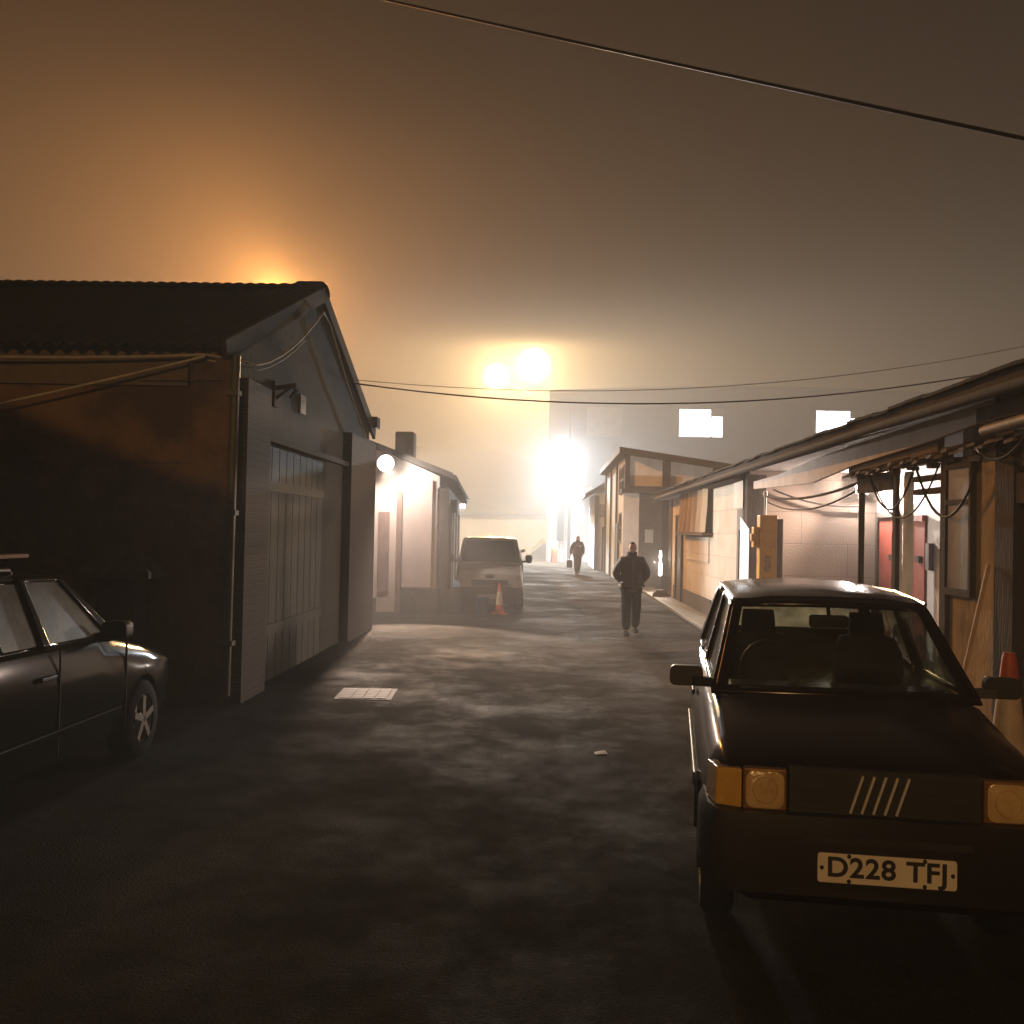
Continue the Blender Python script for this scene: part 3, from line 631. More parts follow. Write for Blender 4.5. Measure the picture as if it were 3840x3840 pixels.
def cut_arches(o, wheels, rad, wx):
    cs = []
    for y in wheels:
        for s_ in (1, -1):
            m = MB(); m.lathe([(rad, -.25), (rad, .25)], (s_ * wx, y, rad * .92), 'x', 28); c_ = m.build('cutter', 'blackp'); c_.parent = None
            q = o.modifiers.new('arch', 'BOOLEAN'); q.operation = 'DIFFERENCE'; q.object = c_; q.solver = 'EXACT'; cs.append(c_)
    par = o.parent; o.parent = None
    realise(o, cs); o.parent = par
    for p in o.data.polygons: p.use_smooth = True
    o.data.set_sharp_from_angle(angle=R(32))
    return o

def mirror_x(fn): return lambda s_, t_: (lambda p: (-p[0], p[1], p[2]))(fn(s_, t_))

def greenhouse(car, A0, A1, C1, C0, bow, win_s, paint, glass_front, glass_side, front_m=.05, roof_crown=.05, roof_y=None, warp=0):
    """A0/A1 foot and head of the windscreen pillar, C1/C0 head and foot of the rear pillar (x, y, z)"""
    def front(s_, t_):
        x = (A0[0] + (A1[0] - A0[0]) * t_) * s_; c_ = (1 - s_ * s_)
        return (x, A0[1] + (A1[1] - A0[1]) * t_ - bow * c_, A0[2] + (A1[2] - A0[2]) * t_ + .015 * c_)
    def rear(s_, t_):
        x = (C0[0] + (C1[0] - C0[0]) * t_) * s_; c_ = (1 - s_ * s_)
        return (x, C0[1] + (C1[1] - C0[1]) * t_ + bow * .6 * c_, C0[2] + (C1[2] - C0[2]) * t_ + .012 * c_)
    def side(s_, t_):
        b_ = V(A0).lerp(V(C0), s_); u_ = V(A1).lerp(V(C1), s_ - warp * s_ * (1 - s_)); p = b_.lerp(u_, t_)
        return (p.x + .03 * sin(pi * t_), p.y, p.z + .012 * sin(pi * s_) * t_)
    fm = front_m
    fr, pn = grid_surface(front, [-1, -1 + fm * 1.6, 1 - fm * 1.6, 1], [0, .07, .93, 1], {(1, 1)})
    o = weld(fr.build('windscreen_frame', paint, car, False, smooth=40), .02)
    pn[0].build('windscreen', glass_front, o, False, smooth=60); weld(o.children[0])
    fr, pn = grid_surface(rear, [-1, -.86, .86, 1], [0, .12, .9, 1], {(1, 1)})
    o = weld(fr.build('rear_frame', paint, car, False, smooth=40), .02)
    pn[0].build('rear_window', glass_side, o, False, smooth=60); weld(o.children[0])
    cells = {(i, 1) for i in range(1, len(win_s) - 1, 2)}
    for fn in (side, mirror_x(side)):
        fr, pn = grid_surface(fn, win_s, [0, .07, .92, 1], cells)
        o = weld(fr.build('side_frame', paint, car, False, smooth=40), .02)
        for p in pn: weld(p.build('side_window', glass_side, o, False, smooth=60))
    # roof panel
    ys = roof_y or [A1[1] - .03, A1[1] + .12, (A1[1] + C1[1]) / 2, C1[1] - .15, C1[1] + .05]
    m = MB(); rings = []
    for i, y in enumerate(ys):
        t_ = i / (len(ys) - 1); xw = A1[0] + (C1[0] - A1[0]) * t_ + .012; z = A1[2] + (C1[2] - A1[2]) * (y - A1[1]) / (C1[1] - A1[1])
        cz = roof_crown * (.35 if i in (0, len(ys) - 1) else 1)
        rings.append(half_ring(y, [(0, z - .02), (xw - .05, z - .02), (xw, z - .005), (xw, z + .012), (xw - .03, z + .035 * (cz / roof_crown)), (xw * .6, z + .025 + cz * .7), (0, z + .025 + cz)]))
    m.loft(rings); return m.build('roof', paint, car, False, smooth=45)

def rounded_quad(m, c, ux, uz, w, hh, r_, depth, n=5):
    """rounded rectangle slab centred at c spanned by unit vectors ux, uz, pushed out along ux x uz"""
    c, ux, uz = V(c), V(ux).normalized(), V(uz).normalized(); nn = ux.cross(uz)
    pts = []
    for sx, sz, a0 in ((1, 1, 0), (-1, 1, pi / 2), (-1, -1, pi), (1, -1, 3 * pi / 2)):
        for k_ in range(n + 1):
            a = a0 + pi / 2 * k_ / n; pts.append(c + ux * (sx * (w / 2 - r_) + r_ * cos(a)) + uz * (sz * (hh / 2 - r_) + r_ * sin(a)))
    m.loft([pts, [p + nn * depth * .8 for p in pts], [c + (p - c) * .94 + nn * depth for p in pts]])
    return m

def text_mesh(name, s, size, mat, parent, loc, rot, bold=.0):
    cu = bpy.data.curves.new(name, 'FONT'); cu.body = s; cu.size = size; cu.align_x = 'CENTER'; cu.align_y = 'CENTER'; cu.extrude = .002; cu.offset = bold; cu.space_character = 1.06
    o = bpy.data.objects.new(name, cu); COL.objects.link(o); bpy.context.view_layer.update()
    me = bpy.data.meshes.new_from_object(o.evaluated_get(bpy.context.evaluated_depsgraph_get())); bpy.data.objects.remove(o); bpy.data.curves.remove(cu)
    me.materials.clear(); me.materials.append(MT[mat]); o = bpy.data.objects.new(name, me); COL.objects.link(o); o.parent = parent; o.location = loc; o.rotation_euler = rot; return o

# ---- the old hatchback facing the camera
K = 1.03
u = thing('hatchback_car', 'old dark maroon hatchback with slanted bar badge and D228 TFJ plate', 'car', (1.375, 4.16, 0), R(-7.0))
u.scale = (K * .905, K, K * 1.015)
st = [(.10, .62, .70, .66, .32, .55, .80, .01), (.16, .66, .735, .69, .26, .55, .825, .02), (.45, .68, .765, .70, .24, .58, .865, .03), (.80, .68, .775, .70, .24, .60, .90, .035),
      (1.02, .68, .778, .705, .24, .62, .935, .03), (1.6, .68, .778, .72, .23, .62, .945, .0), (2.6, .68, .778, .72, .23, .62, .955, .0), (3.25, .68, .77, .71, .25, .62, .96, .0), (3.55, .66, .74, .68, .3, .62, .955, .0), (3.64, .62, .70, .64, .36, .62, .93, .0)]
bd = body_loft(st).build('body', 'redcar', u, False, smooth=32)
cut_arches(bd, (.74, 3.10), .315, .80)
greenhouse(u, (.685, 1.03, .945), (.545, 1.66, 1.365), (.545, 3.30, 1.375), (.685, 3.56, .96), .07, [0, .09, .46, .52, .92, 1], 'redcar', 'wsglass', 'clearglass', .055, .045)
# bonnet panel with shut lines
m = MB(); rings = []
for y, z, wd in ((.165, .822, .64), (.3, .86, .66), (.6, .905, .66), (.96, .955, .66)):
    rings.append([(x * wd, y, z + .022 * (1 - x * x) - (.012 if abs(x) == 1 else 0)) for x in (-1, -.9, -.6, -.3, 0, .3, .6, .9, 1)])
m.loft(rings, cap=False, close=False); m.loft([[(x, y, z - .03) for x, y, z in r_] for r_ in rings], cap=False, close=False)
for e in (0, -1): m.loft([rings[e], [(x, y, z - .03) for x, y, z in rings[e]]], cap=False, close=False)
m.build('bonnet', 'redcar', u, False, smooth=40)
m = MB(); m.box(-.40, .40, .062, .12, .64, .815)
for i in range(6): m.box(-.40, .40, .057, .064, .655 + i * .026, .662 + i * .026)
gr = m.build('grille', 'blackp', u, False)
m = MB()
for i in range(5):
    x = -.118 + i * .048
    m.beam((x - .026, .047, .655), (x + .026, .047, .80), .010, .012, up=(0, 1, 0))
m.build('badge_bars', M('bright_trim', (.85, .82, .76), (.7, .67, .6), .3, 30, metal=.35), gr, False)
for sx in (-1, 1):
    m = MB(); m.box(min(sx * .41, sx * .60), max(sx * .41, sx * .60), .062, .14, .642, .805); hl = m.build('headlight', M('lamp_surround_' + str(sx), (.35, .19, .06), (.24, .12, .03), .3, 10, metal=.4), u, False, bevel=.008)
    m = MB(); rounded_quad(m, (sx * .505, .064, .7235), (1, 0, 0), (0, 0, 1), .165, .145, .035, .012); m.build('lens', 'lamp', hl, False, smooth=50)
    m = MB(); m.lathe([(.055, 0), (.05, -.008), (.02, -.012), (.004, -.012)], (sx * .505, .052, .7235), 'y', 20); m.build('reflector', 'lamp', hl, False, smooth=50)
    m = MB(); m.hexa([(sx * .605, .06, .645), (sx * .72, .10, .645), (sx * .755, .26, .645), (sx * .605, .22, .645), (sx * .605, .06, .80), (sx * .715, .10, .795), (sx * .75, .26, .79), (sx * .605, .22, .80)]); m.build('indicator', 'amber', u, False, bevel=.008)
    m = MB(); m.beam((sx * .66, 1.16, .985), (sx * .80, 1.12, .995), .05, .045)
    mi = m.build('door_mirror', 'blackp', u, False)
    m = MB(); rounded_quad(m, (sx * .84, 1.14, 1.015), (-1, 0, 0), (0, 0, 1), .185, .10, .03, .07); m.build('mirror_housing', 'blackp', mi, False, smooth=50)
    m = MB(); m.box(min(sx * .776, sx * .795), max(sx * .776, sx * .795), 1.05, 2.95, .50, .555); m.build('side_moulding', 'blackp', u, False, bevel=.006)
    m = MB(); m.box(min(sx * .772, sx * .79), max(sx * .772, sx * .79), 1.95, 2.1, .80, .83); m.build('door_handle', 'blackp', u, False, bevel=.005)
    m = MB()
    for k_ in range(11):
        a = pi * k_ / 10; a2 = pi * (k_ + 1) / 10
        if k_ < 10: m.beam((sx * .75, .74 + .325 * cos(a), .29 + .325 * sin(a)), (sx * .75, .74 + .325 * cos(a2), .29 + .325 * sin(a2)), .03, .075, up=(1, 0, 0))
    m.build('wheel_arch_trim', 'redcar', u, False)
    for y in (.74, 3.10): add_wheel(u, sx * .68, y, .275, .16, 6, 'steel')
    m = MB(); m.tube([(sx * .557, 1.62, 1.378), (sx * .565, 2.4, 1.405), (sx * .557, 3.3, 1.39)], .012, 6); m.build('roof_gutter', 'chrome', u, False, smooth=60)
m = MB(); m.loft([half_ring(y, [(0, .34), (w_ * .96, .34), (w_, .38), (w_, .60), (w_ * .97, .645), (0, .645)]) for y, w_ in ((.0, .66), (.03, .73), (.14, .775), (.42, .785))]); bu = m.build('bumper', M('maroon_bumper_plastic', (.010, .006, .005), (.007, .0045, .004), .5, 6), u, False, smooth=40)
m = MB(); m.box(-.35, .35, -.006, .02, .545, .575); m.build('air_slot', 'blackp', bu, False)
np_ = MB(); rounded_quad(np_, (0.0, .0, .455), (1, 0, 0), (0, 0, 1), .570, .112, .012, .008); npl = np_.build('number_plate', 'plate', u, False)
text_mesh('plate_lettering', 'D228 TFJ', .104, 'ink', npl, (0, -.010, .457), (R(90), 0, 0), .0024).scale = (1.18, 1, 1)
m = MB()
for x, z in ((-.268, .455), (.268, .455), (-.155, .503), (-.155, .408), (.155, .503), (.155, .408)): m.lathe([(.009, 0), (.007, -.004), (.001, -.005)], (x, -.008, z), 'y', 10)
m.build('plate_bolts', 'ink', npl, False)
# wipers, cabin
m = MB(); m.beam((.02, .965, .975), (.52, 1.07, 1.0), .018, .014); m.beam((.52, 1.0, .965), (.30, 1.02, .985), .014); m.build('wiper', 'blackp', u, False)
m = MB(); m.beam((-.55, 1.03, .985), (-.06, .962, .972), .018, .014); m.build('wiper', 'blackp', u, False)
m = MB(); rounded_quad(m, (0.0, 1.60, 1.275), (1, 0, 0), (0, 0, 1), .225, .068, .018, .04); m.beam((0, 1.58, 1.30), (0, 1.63, 1.36), .02); m.build('interior_mirror', 'blackp', u, False, smooth=50)
m = MB(); m.box(-.62, .62, 1.10, 1.35, .90, .985); m.build('dashboard', 'blackp', u, False, bevel=.03)
for sx in (-1, 1):
    m = MB(); m.loft([half_ring(y, [(0, z), (w_, z), (w_, z + .02), (0, z + .02)]) if False else [(sx * .35 + a * w_, y + b * d_, z) for a, b in ((-1, -1), (1, -1), (1, 1), (-1, 1))] for y, z, w_, d_ in ((2.15, .80, .22, .06), (2.22, 1.05, .21, .06), (2.26, 1.14, .17, .05), (2.27, 1.15, .11, .03), (2.28, 1.20, .11, .04), (2.29, 1.28, .10, .035))]); m.build('front_seat', 'seat', u, False, bevel=.02)
m = MB(); m.tube([(-.35 + .17 * cos(a), 1.50 + .07 * sin(a), 1.0 + .16 * sin(a)) for a in [2 * pi * i / 20 for i in range(21)]], .014, 6); m.build('steering_wheel', 'blackp', u, False, smooth=60)
m = MB(); m.box(-.6, .6, 2.95, 3.08, .9, 1.12); m.build('rear_seat', 'seat', u, False, bevel=.04)

# ---- dark estate on the left, pointing away
e = thing('estate_car', 'dark green grey estate car with misted windows before the orange wall', 'car', (-3.93, 8.68, 0), R(180 - 1.0))
st = [(.0, .5, .60, .55, .32, .5, .62, .02), (.06, .66, .74, .66, .24, .52, .70, .03), (.30, .76, .83, .74, .20, .56, .79, .04), (.80, .79, .865, .78, .19, .6, .885, .045), (1.25, .79, .87, .80, .19, .64, .96, .04),
      (1.6, .79, .87, .825, .19, .66, .985, 0), (2.7, .79, .87, .825, .19, .68, 1.0, 0), (3.7, .79, .865, .81, .22, .68, 1.01, 0), (4.15, .76, .82, .77, .3, .66, 1.0, 0), (4.25, .7, .76, .72, .36, .66, .95, 0)]
bd = body_loft(st).build('body', 'greencar', e, False, smooth=32)
cut_arches(bd, (.86, 3.40), .335, .86)
greenhouse(e, (.80, 1.24, .97), (.60, 1.76, 1.42), (.58, 3.95, 1.44), (.77, 4.18, 1.0), .12, [0, .05, .33, .365, .70, .74, .95, 1], 'greencar', 'mistglass', 'mistglass', .05, .085, warp=.5)
for sx in (-1, 1):
    m = MB(); m.beam((sx * .80, 1.52, 1.0), (sx * .9, 1.47, 1.02), .05, .05); mi = m.build('door_mirror', 'blackp', e, False)
    m = MB(); rounded_quad(m, (sx * .95, 1.52, 1.05), (-1, 0, 0), (0, 0, 1), .19, .13, .04, .10); m.build('mirror_housing', 'greencar' if False else 'blackp', mi, False, smooth=50)
    for y in (2.28, 3.2):
        m = MB(); m.box(min(sx * .862, sx * .895), max(sx * .862, sx * .895), y, y + .19, .805, .835); m.build('door_handle', 'blackp', e, False, bevel=.008)
    m = MB(); m.box(min(sx * .868, sx * .888), max(sx * .868, sx * .888), 1.3, 2.95, .43, .475); m.build('side_moulding', 'greencar', e, False, bevel=.008)
    m = MB(); m.tube([(sx * .56, 2.25, 1.43), (sx * .56, 2.3, 1.485), (sx * .56, 3.1, 1.50), (sx * .56, 3.8, 1.485), (sx * .56, 3.86, 1.43)], .016, 8); m.build('roof_rail', 'steel', e, False, smooth=60)
    for y in (.86, 3.40): add_wheel(e, sx * .77, y, .30, .19, 5, 'alloy')
    m = MB(); m.hexa([(sx * .45, .02, .56), (sx * .70, .10, .56), (sx * .76, .36, .60), (sx * .5, .2, .6), (sx * .45, .06, .68), (sx * .68, .14, .70), (sx * .74, .38, .745), (sx * .5, .24, .74)]); m.build('headlight', 'dimglass', e, False, bevel=.01)
    m = MB(); m.box(min(sx * .855, sx * .872), max(sx * .855, sx * .872), 1.20, 1.205, .3, .93); m.box(min(sx * .862, sx * .874), max(sx * .862, sx * .874), 2.2, 2.206, .3, .97); m.build('door_gap', 'blackp', e, False)
for y in (2.55, 3.55):
    m = MB(); m.beam((-.60, y, 1.55), (.66, y, 1.55), .05, .03); m.beam((-.57, y, 1.48), (-.57, y, 1.55), .04); m.beam((.57, y, 1.48), (.57, y, 1.55), .04); m.build('roof_bar', 'steel', e, False)
lad = tag(MB().box(-.35, .30, 0, 2.4, 0, .022).build('roof_board', M('bare_board', (.50, .30, .16), (.36, .21, .1), .7, 5, .2, stretch=(6, 1, 1))), 'bare wooden board lying on the estate car roof bars', 'board')
lad.location = (-3.62, 4.05, 1.567)

# ---- small van
vn = thing('small_van', 'small dirty white van parked facing the camera beside the pale house', 'van', (-1.26, 22.45, 0), R(3.5))
st = [(.0, .55, .62, .58, .30, .48, .84, .02), (.08, .66, .72, .66, .24, .48, .92, .03), (.4, .70, .755, .69, .22, .55, .985, .035), (.78, .70, .765, .70, .22, .6, 1.04, .03), (1.0, .70, .765, .715, .22, .6, 1.04, 0),
      (1.6, .70, .765, .72, .22, .62, 1.05, 0), (3.8, .70, .765, .72, .25, .62, 1.05, 0), (3.9, .68, .74, .70, .3, .62, 1.04, 0)]
bd = body_loft(st).build('body', 'vanp', vn, False, smooth=32); cut_arches(bd, (.72, 3.2), .31, .79)
greenhouse(vn, (.70, .78, 1.035), (.60, 1.34, 1.60), (.61, 3.75, 1.61), (.71, 3.9, 1.04), .07, [0, .08, .30, .34, .96, 1], 'vanp', 'vanglass', 'vanglass', .05, .035)
m = MB(); m.box(.62, .745, 1.75, 3.8, 1.04, 1.60); m.box(-.745, -.62, 1.75, 3.8, 1.04, 1.60)
for sx in (-1, 1):
    mi = MB().beam((sx * .74, .95, 1.10), (sx * .86, .92, 1.12), .05, .05).build('door_mirror', 'blackp', vn, False)
    m = MB(); rounded_quad(m, (sx * .89, .93, 1.17), (-1, 0, 0), (0, 0, 1), .15, .19, .05, .09); m.build('mirror_housing', 'blackp', mi, False, smooth=50)
    m = MB(); m.hexa([(sx * .44, .05, .66), (sx * .66, .10, .66), (sx * .70, .32, .70), (sx * .46, .2, .7), (sx * .48, .06, .86), (sx * .64, .12, .88), (sx * .68, .34, .92), (sx * .48, .24, .92)]); m.build('headlight', 'dimglass', vn, False, bevel=.015)
    for y in (.72, 3.2): add_wheel(vn, sx * .675, y, .29, .18, 6, 'steel')
bu = MB(); bu.loft([half_ring(y, [(0, .2), (w_ * .95, .2), (w_, .26), (w_, .5), (w_ * .96, .56), (0, .56)]) for y, w_ in ((-.05, .58), (.0, .70), (.12, .765), (.38, .77))]); bu = bu.build('bumper', 'blackp', vn, False, smooth=40)
m = MB(); rounded_quad(m, (0, -.045, .36), (1, 0, 0), (0, 0, 1), .50, .11, .01, .008); m.build('number_plate', 'greydoor', bu, False)
m = MB(); m.box(-.40, .40, -.02, .03, .60, .72)
for i in range(3): m.box(-.40, .40, -.03, -.018, .61 + i * .036, .625 + i * .036)
m.build('grille', 'blackp', vn, False)
m = MB(); m.lathe([(.11, 0), (.11, -.01), (.09, -.016)], (0, 0, 0), 'y', 24); o = m.build('badge', 'blackp', vn, False, smooth=40); o.scale = (1, 1, .45); o.location = (0, .012, .80)
m = MB(); m.beam((-.5, .75, 1.055), (.02, .69, 1.065), .02, .015); m.beam((.05, .69, 1.065), (.55, .75, 1.06), .02, .015); m.build('wiper', 'blackp', vn, False)

# ---- car behind the van
fc = thing('parked_car', 'grey car half hidden behind the van', 'car', (-1.74, 40.5, 0), R(6))
st = [(.0, .55, .66, .6, .3, .5, .66, .02), (.1, .7, .78, .7, .22, .5, .74, .03), (.9, .76, .82, .75, .2, .6, .9, .04), (1.2, .76, .83, .77, .2, .6, .93, .02), (3.6, .76, .82, .77, .22, .6, .95, 0), (4.0, .7, .76, .7, .3, .6, .92, 0)]
bd = body_loft(st).build('body', 'greycar', fc, False, smooth=32); cut_arches(bd, (.75, 3.2), .32, .84)
greenhouse(fc, (.74, 1.05, .92), (.58, 1.75, 1.36), (.58, 3.3, 1.36), (.72, 3.85, .95), .08, [0, .1, .48, .53, .93, 1], 'greycar', 'vanglass', 'vanglass')
for sx in (-1, 1):
    for y in (.75, 3.2): add_wheel(fc, sx * .74, y, .29, .18, 5)
    m = MB(); m.hexa([(sx * .42, .02, .52), (sx * .66, .08, .52), (sx * .70, .3, .56), (sx * .46, .2, .56), (sx * .44, .05, .66), (sx * .64, .1, .66), (sx * .69, .3, .7), (sx * .46, .22, .7)]); m.build('headlight', 'dimglass', fc, False)
    MB().beam((sx * .78, 1.3, .97), (sx * .95, 1.28, 1.03), .1, .12).build('door_mirror', 'blackp', fc, False)

# ------------------------------------------------------------------ cones, bucket, bits
def cone(name, loc, hgt, label, rz=0):
    c_ = thing(name, label, 'traffic cone', loc, rz, 'traffic cones'); q = hgt
    m = MB(); m.lathe([(.165 * q, .04 * q), (.15 * q, .06 * q), (.135 * q, .12 * q), (.045 * q, .96 * q), (.035 * q, q), (.015 * q, q)], n=24); m.build('cone_body', 'orange', c_, False, smooth=40)
    m = MB(); m.lathe([(.1165 * q, .30 * q), (.1195 * q, .30 * q), (.0715 * q, .72 * q), (.068 * q, .72 * q)], n=24); m.build('reflective_sleeve', 'sleeve', c_, False, smooth=40)
    m = MB(); a = .25 * q; m.loft([[(-a, -a * .7, 0), (-a * .7, -a, 0), (a * .7, -a, 0), (a, -a * .7, 0), (a, a * .7, 0), (a * .7, a, 0), (-a * .7, a, 0), (-a, a * .7, 0)], [(-a, -a * .7, .045 * q), (-a * .7, -a, .045 * q), (a * .7, -a, .045 * q), (a, -a * .7, .045 * q), (a, a * .7, .045 * q), (a * .7, a, .045 * q), (-a * .7, a, .045 * q), (-a, a * .7, .045 * q)]]); m.build('cone_foot', 'orange', c_, False)
    return c_
cone('traffic_cone', (3.13, 7.05, 0), 1.05, 'tall worn traffic cone standing by the roller shutter')
cone('traffic_cone', (3.30, 6.62, 0), 1.0, 'second traffic cone right against the shutter at picture edge', .3)
cone('traffic_cone', (-1.02, 22.15, 0), .68, 'orange and white traffic cone in front of the white van')
bk = thing('plastic_bucket', 'dark blue plastic bucket in front of the parked van', 'bucket', (-1.38, 21.95, 0))
m = MB(); m.lathe([(.10, 0), (.115, .01), (.145, .33), (.155, .34), (.155, .36), (.138, .36), (.11, .03)], (-1.38, 21.95, 0)); m.build('bucket_body', 'blue', bk, smooth=40)
m = MB(); m.tube([(-1.38 + .15 * cos(a), 21.95 - .04 * sin(a), .34 + .10 * sin(a)) for a in [pi * i / 12 for i in range(13)]], .006, 6); m.build('handle', 'steel', bk)
sk = MB(); sk.loft([[(-1.98 + a * w_, 22.05 + b_ * .14, z) for a, b_ in ((-1, -.6), (-.5, -1), (.5, -1), (1, -.5), (1, .6), (.3, 1), (-.6, 1))] for z, w_ in ((0, .16), (.15, .2), (.38, .17), (.5, .12), (.58, .06))])
tag(sk.build('rubbish_sack', 'bag', smooth=60), 'black rubbish sack slumped beside the van wheel', 'sack')
bb = MB(); bb.loft([[(-1.92 + dx + a * w_, 22.0 + b_ * .06, z) for a, b_ in ((-1, -1), (1, -1), (1.1, 1), (-.9, 1))] for z, w_, dx in ((.585, .07, 0), (.66, .08, -.03), (.72, .05, -.05))])
tag(bb.build('plastic_bag', 'bluepale', smooth=60), 'pale blue plastic bag on top of the rubbish sack', 'bag')
ob = thing('road_barrier_post', 'orange and white marker post at the foot of the factory wall', 'marker post', (.38, 60.5, 0))
m = MB(); m.lathe([(.22, 0), (.22, .08), (.20, .1), (.20, .75), (.18, .78)], (.38, 60.5, 0)); m.build('post_body', 'orange', ob, smooth=40)
m = MB(); m.box(.14, .62, 60.44, 60.56, .78, 1.25); m.build('post_top', 'white', ob, bevel=.02)
lt = MB(); lt.add([(0.42, 8.35, .006), (.52, 8.38, .012), (.50, 8.46, .02), (.41, 8.43, .008)], [(0, 1, 2, 3)]); lt.prism([(0.42, 8.35, .004), (.52, 8.38, .004), (.50, 8.46, .004)], (0, 0, .004))
tag(lt.build('litter_scrap', 'paper'), 'small white scrap of litter lying on the dark road', 'litter')
cl = MB(); cl.loft([[(3.2 + a * w_, 28.9 + b_ * w_, z) for a, b_ in ((-1, -.6), (-.2, -1), (.8, -.7), (1, .3), (.2, 1), (-.8, .7))] for z, w_ in ((.06, .26), (.14, .24), (.24, .12))])
tag(cl.build('rubble_heap', 'plinth', smooth=40), 'small dark rubble heap at the foot of the workshop corner', 'rubble')

# ------------------------------------------------------------------ people
def skin_mesh(name, verts, edges, mat, parent=None, sub=2, rootv=0):
    """grow one continuous surface round a skeleton; verts: (x, y, z, rx, ry)"""
    me = bpy.data.meshes.new(name); me.from_pydata([v[:3] for v in verts], edges, [])
    bm = bmesh.new(); bm.from_mesh(me); lay = bm.verts.layers.skin.verify(); bm.verts.ensure_lookup_table()
    for i, v in enumerate(verts):
        bm.verts[i][lay].radius = (v[3], v[4] if len(v) > 4 else v[3]); bm.verts[i][lay].use_root = (i == rootv)
    bm.to_mesh(me); bm.free()
    o = bpy.data.objects.new(name, me); COL.objects.link(o)
    q = o.modifiers.new('skin', 'SKIN'); q.use_smooth_shade = True
    s_ = o.modifiers.new('sub', 'SUBSURF'); s_.levels = sub; s_.render_levels = sub
    realise(o)
    o.data.materials.clear(); o.data.materials.append(MT[mat])
    for p in o.data.polygons: p.use_smooth = True
    if parent is not None: o.parent = parent
    return o

def head_mesh(c, rz, tilt=0):
    """a head with brow, eye sockets, nose, lips, chin and ears; faces -y before turning"""
    bm = bmesh.new(); bmesh.ops.create_uvsphere(bm, u_segments=36, v_segments=28, radius=1)
    for v in bm.verts:
        x, y, z = v.co; f = max(0, -y)
        X, Y, Z = x * .075, y * .095, z * .118
        if z < 0: X *= 1 - .22 * min(1, -z) * (1 if y < .3 else .5); Y *= 1 - .10 * (-z) * (y > 0)
        nx = math.exp(-(x / .16) ** 2)
        Y -= .028 * nx * math.exp(-((z + .10) / .22) ** 2) * (f > .5)         # nose
        Y += .010 * (math.exp(-((abs(x) - .36) / .17) ** 2)) * math.exp(-((z - .10) / .12) ** 2) * (f > .4)   # sockets
        Y -= .007 * math.exp(-((z - .28) / .10) ** 2) * (f > .4)                # brow
        Y -= .007 * math.exp(-(x / .3) ** 2) * math.exp(-((z + .48) / .07) ** 2) * (f > .4)       # lips
        Y -= .010 * math.exp(-(x / .35) ** 2) * math.exp(-((z + .82) / .14) ** 2)                 # chin
        v.co = (X, Y, Z)
    for s_ in (-1, 1):
        r_ = bmesh.ops.create_uvsphere(bm, u_segments=10, v_segments=8, radius=1)
        for v in r_['verts']: v.co = (s_ * .076 + v.co.x * .010, .012 + v.co.y * .020, -.002 + v.co.z * .034)
        r_ = bmesh.ops.create_uvsphere(bm, u_segments=10, v_segments=8, radius=.0115)
        for v in r_['verts']: v.co += V((s_ * .029, -.081, .012))
    Mx = Matrix.Translation(c) @ Matrix.Rotation(rz, 4, 'Z') @ Matrix.Rotation(tilt, 4, 'X')
    bm.transform(Mx); return bm, Mx

def hand_chains(wrist, palm_dir, out, verts, edges, start):
    """palm with five short finger chains rooted in it"""
    w_ = V(wrist); d = V(palm_dir).normalized(); o_ = V(out).normalized(); side = d.cross(o_).normalized()
    b0 = len(verts); p = w_ + d * .045; verts.append((*p, .026, .016)); edges.append((start, b0))
    for k_, (off, ln) in enumerate(((-.027, .052), (-.009, .064), (.009, .068), (.027, .060))):
        a = w_ + d * .085 + side * off; q = a + d * ln * .55 - o_ * .008; t_ = q + d * ln * .35 - o_ * .025
        i = len(verts); verts += [(*a, .0095), (*q, .009), (*t_, .0075)]; edges += [(b0, i), (i, i + 1), (i + 1, i + 2)]
    a = w_ + d * .03 - side * .03; q = a + d * .03 - side * .02 - o_ * .01
    i = len(verts); verts += [(*a, .011), (*q, .009)]; edges += [(start, i), (i, i + 1)]

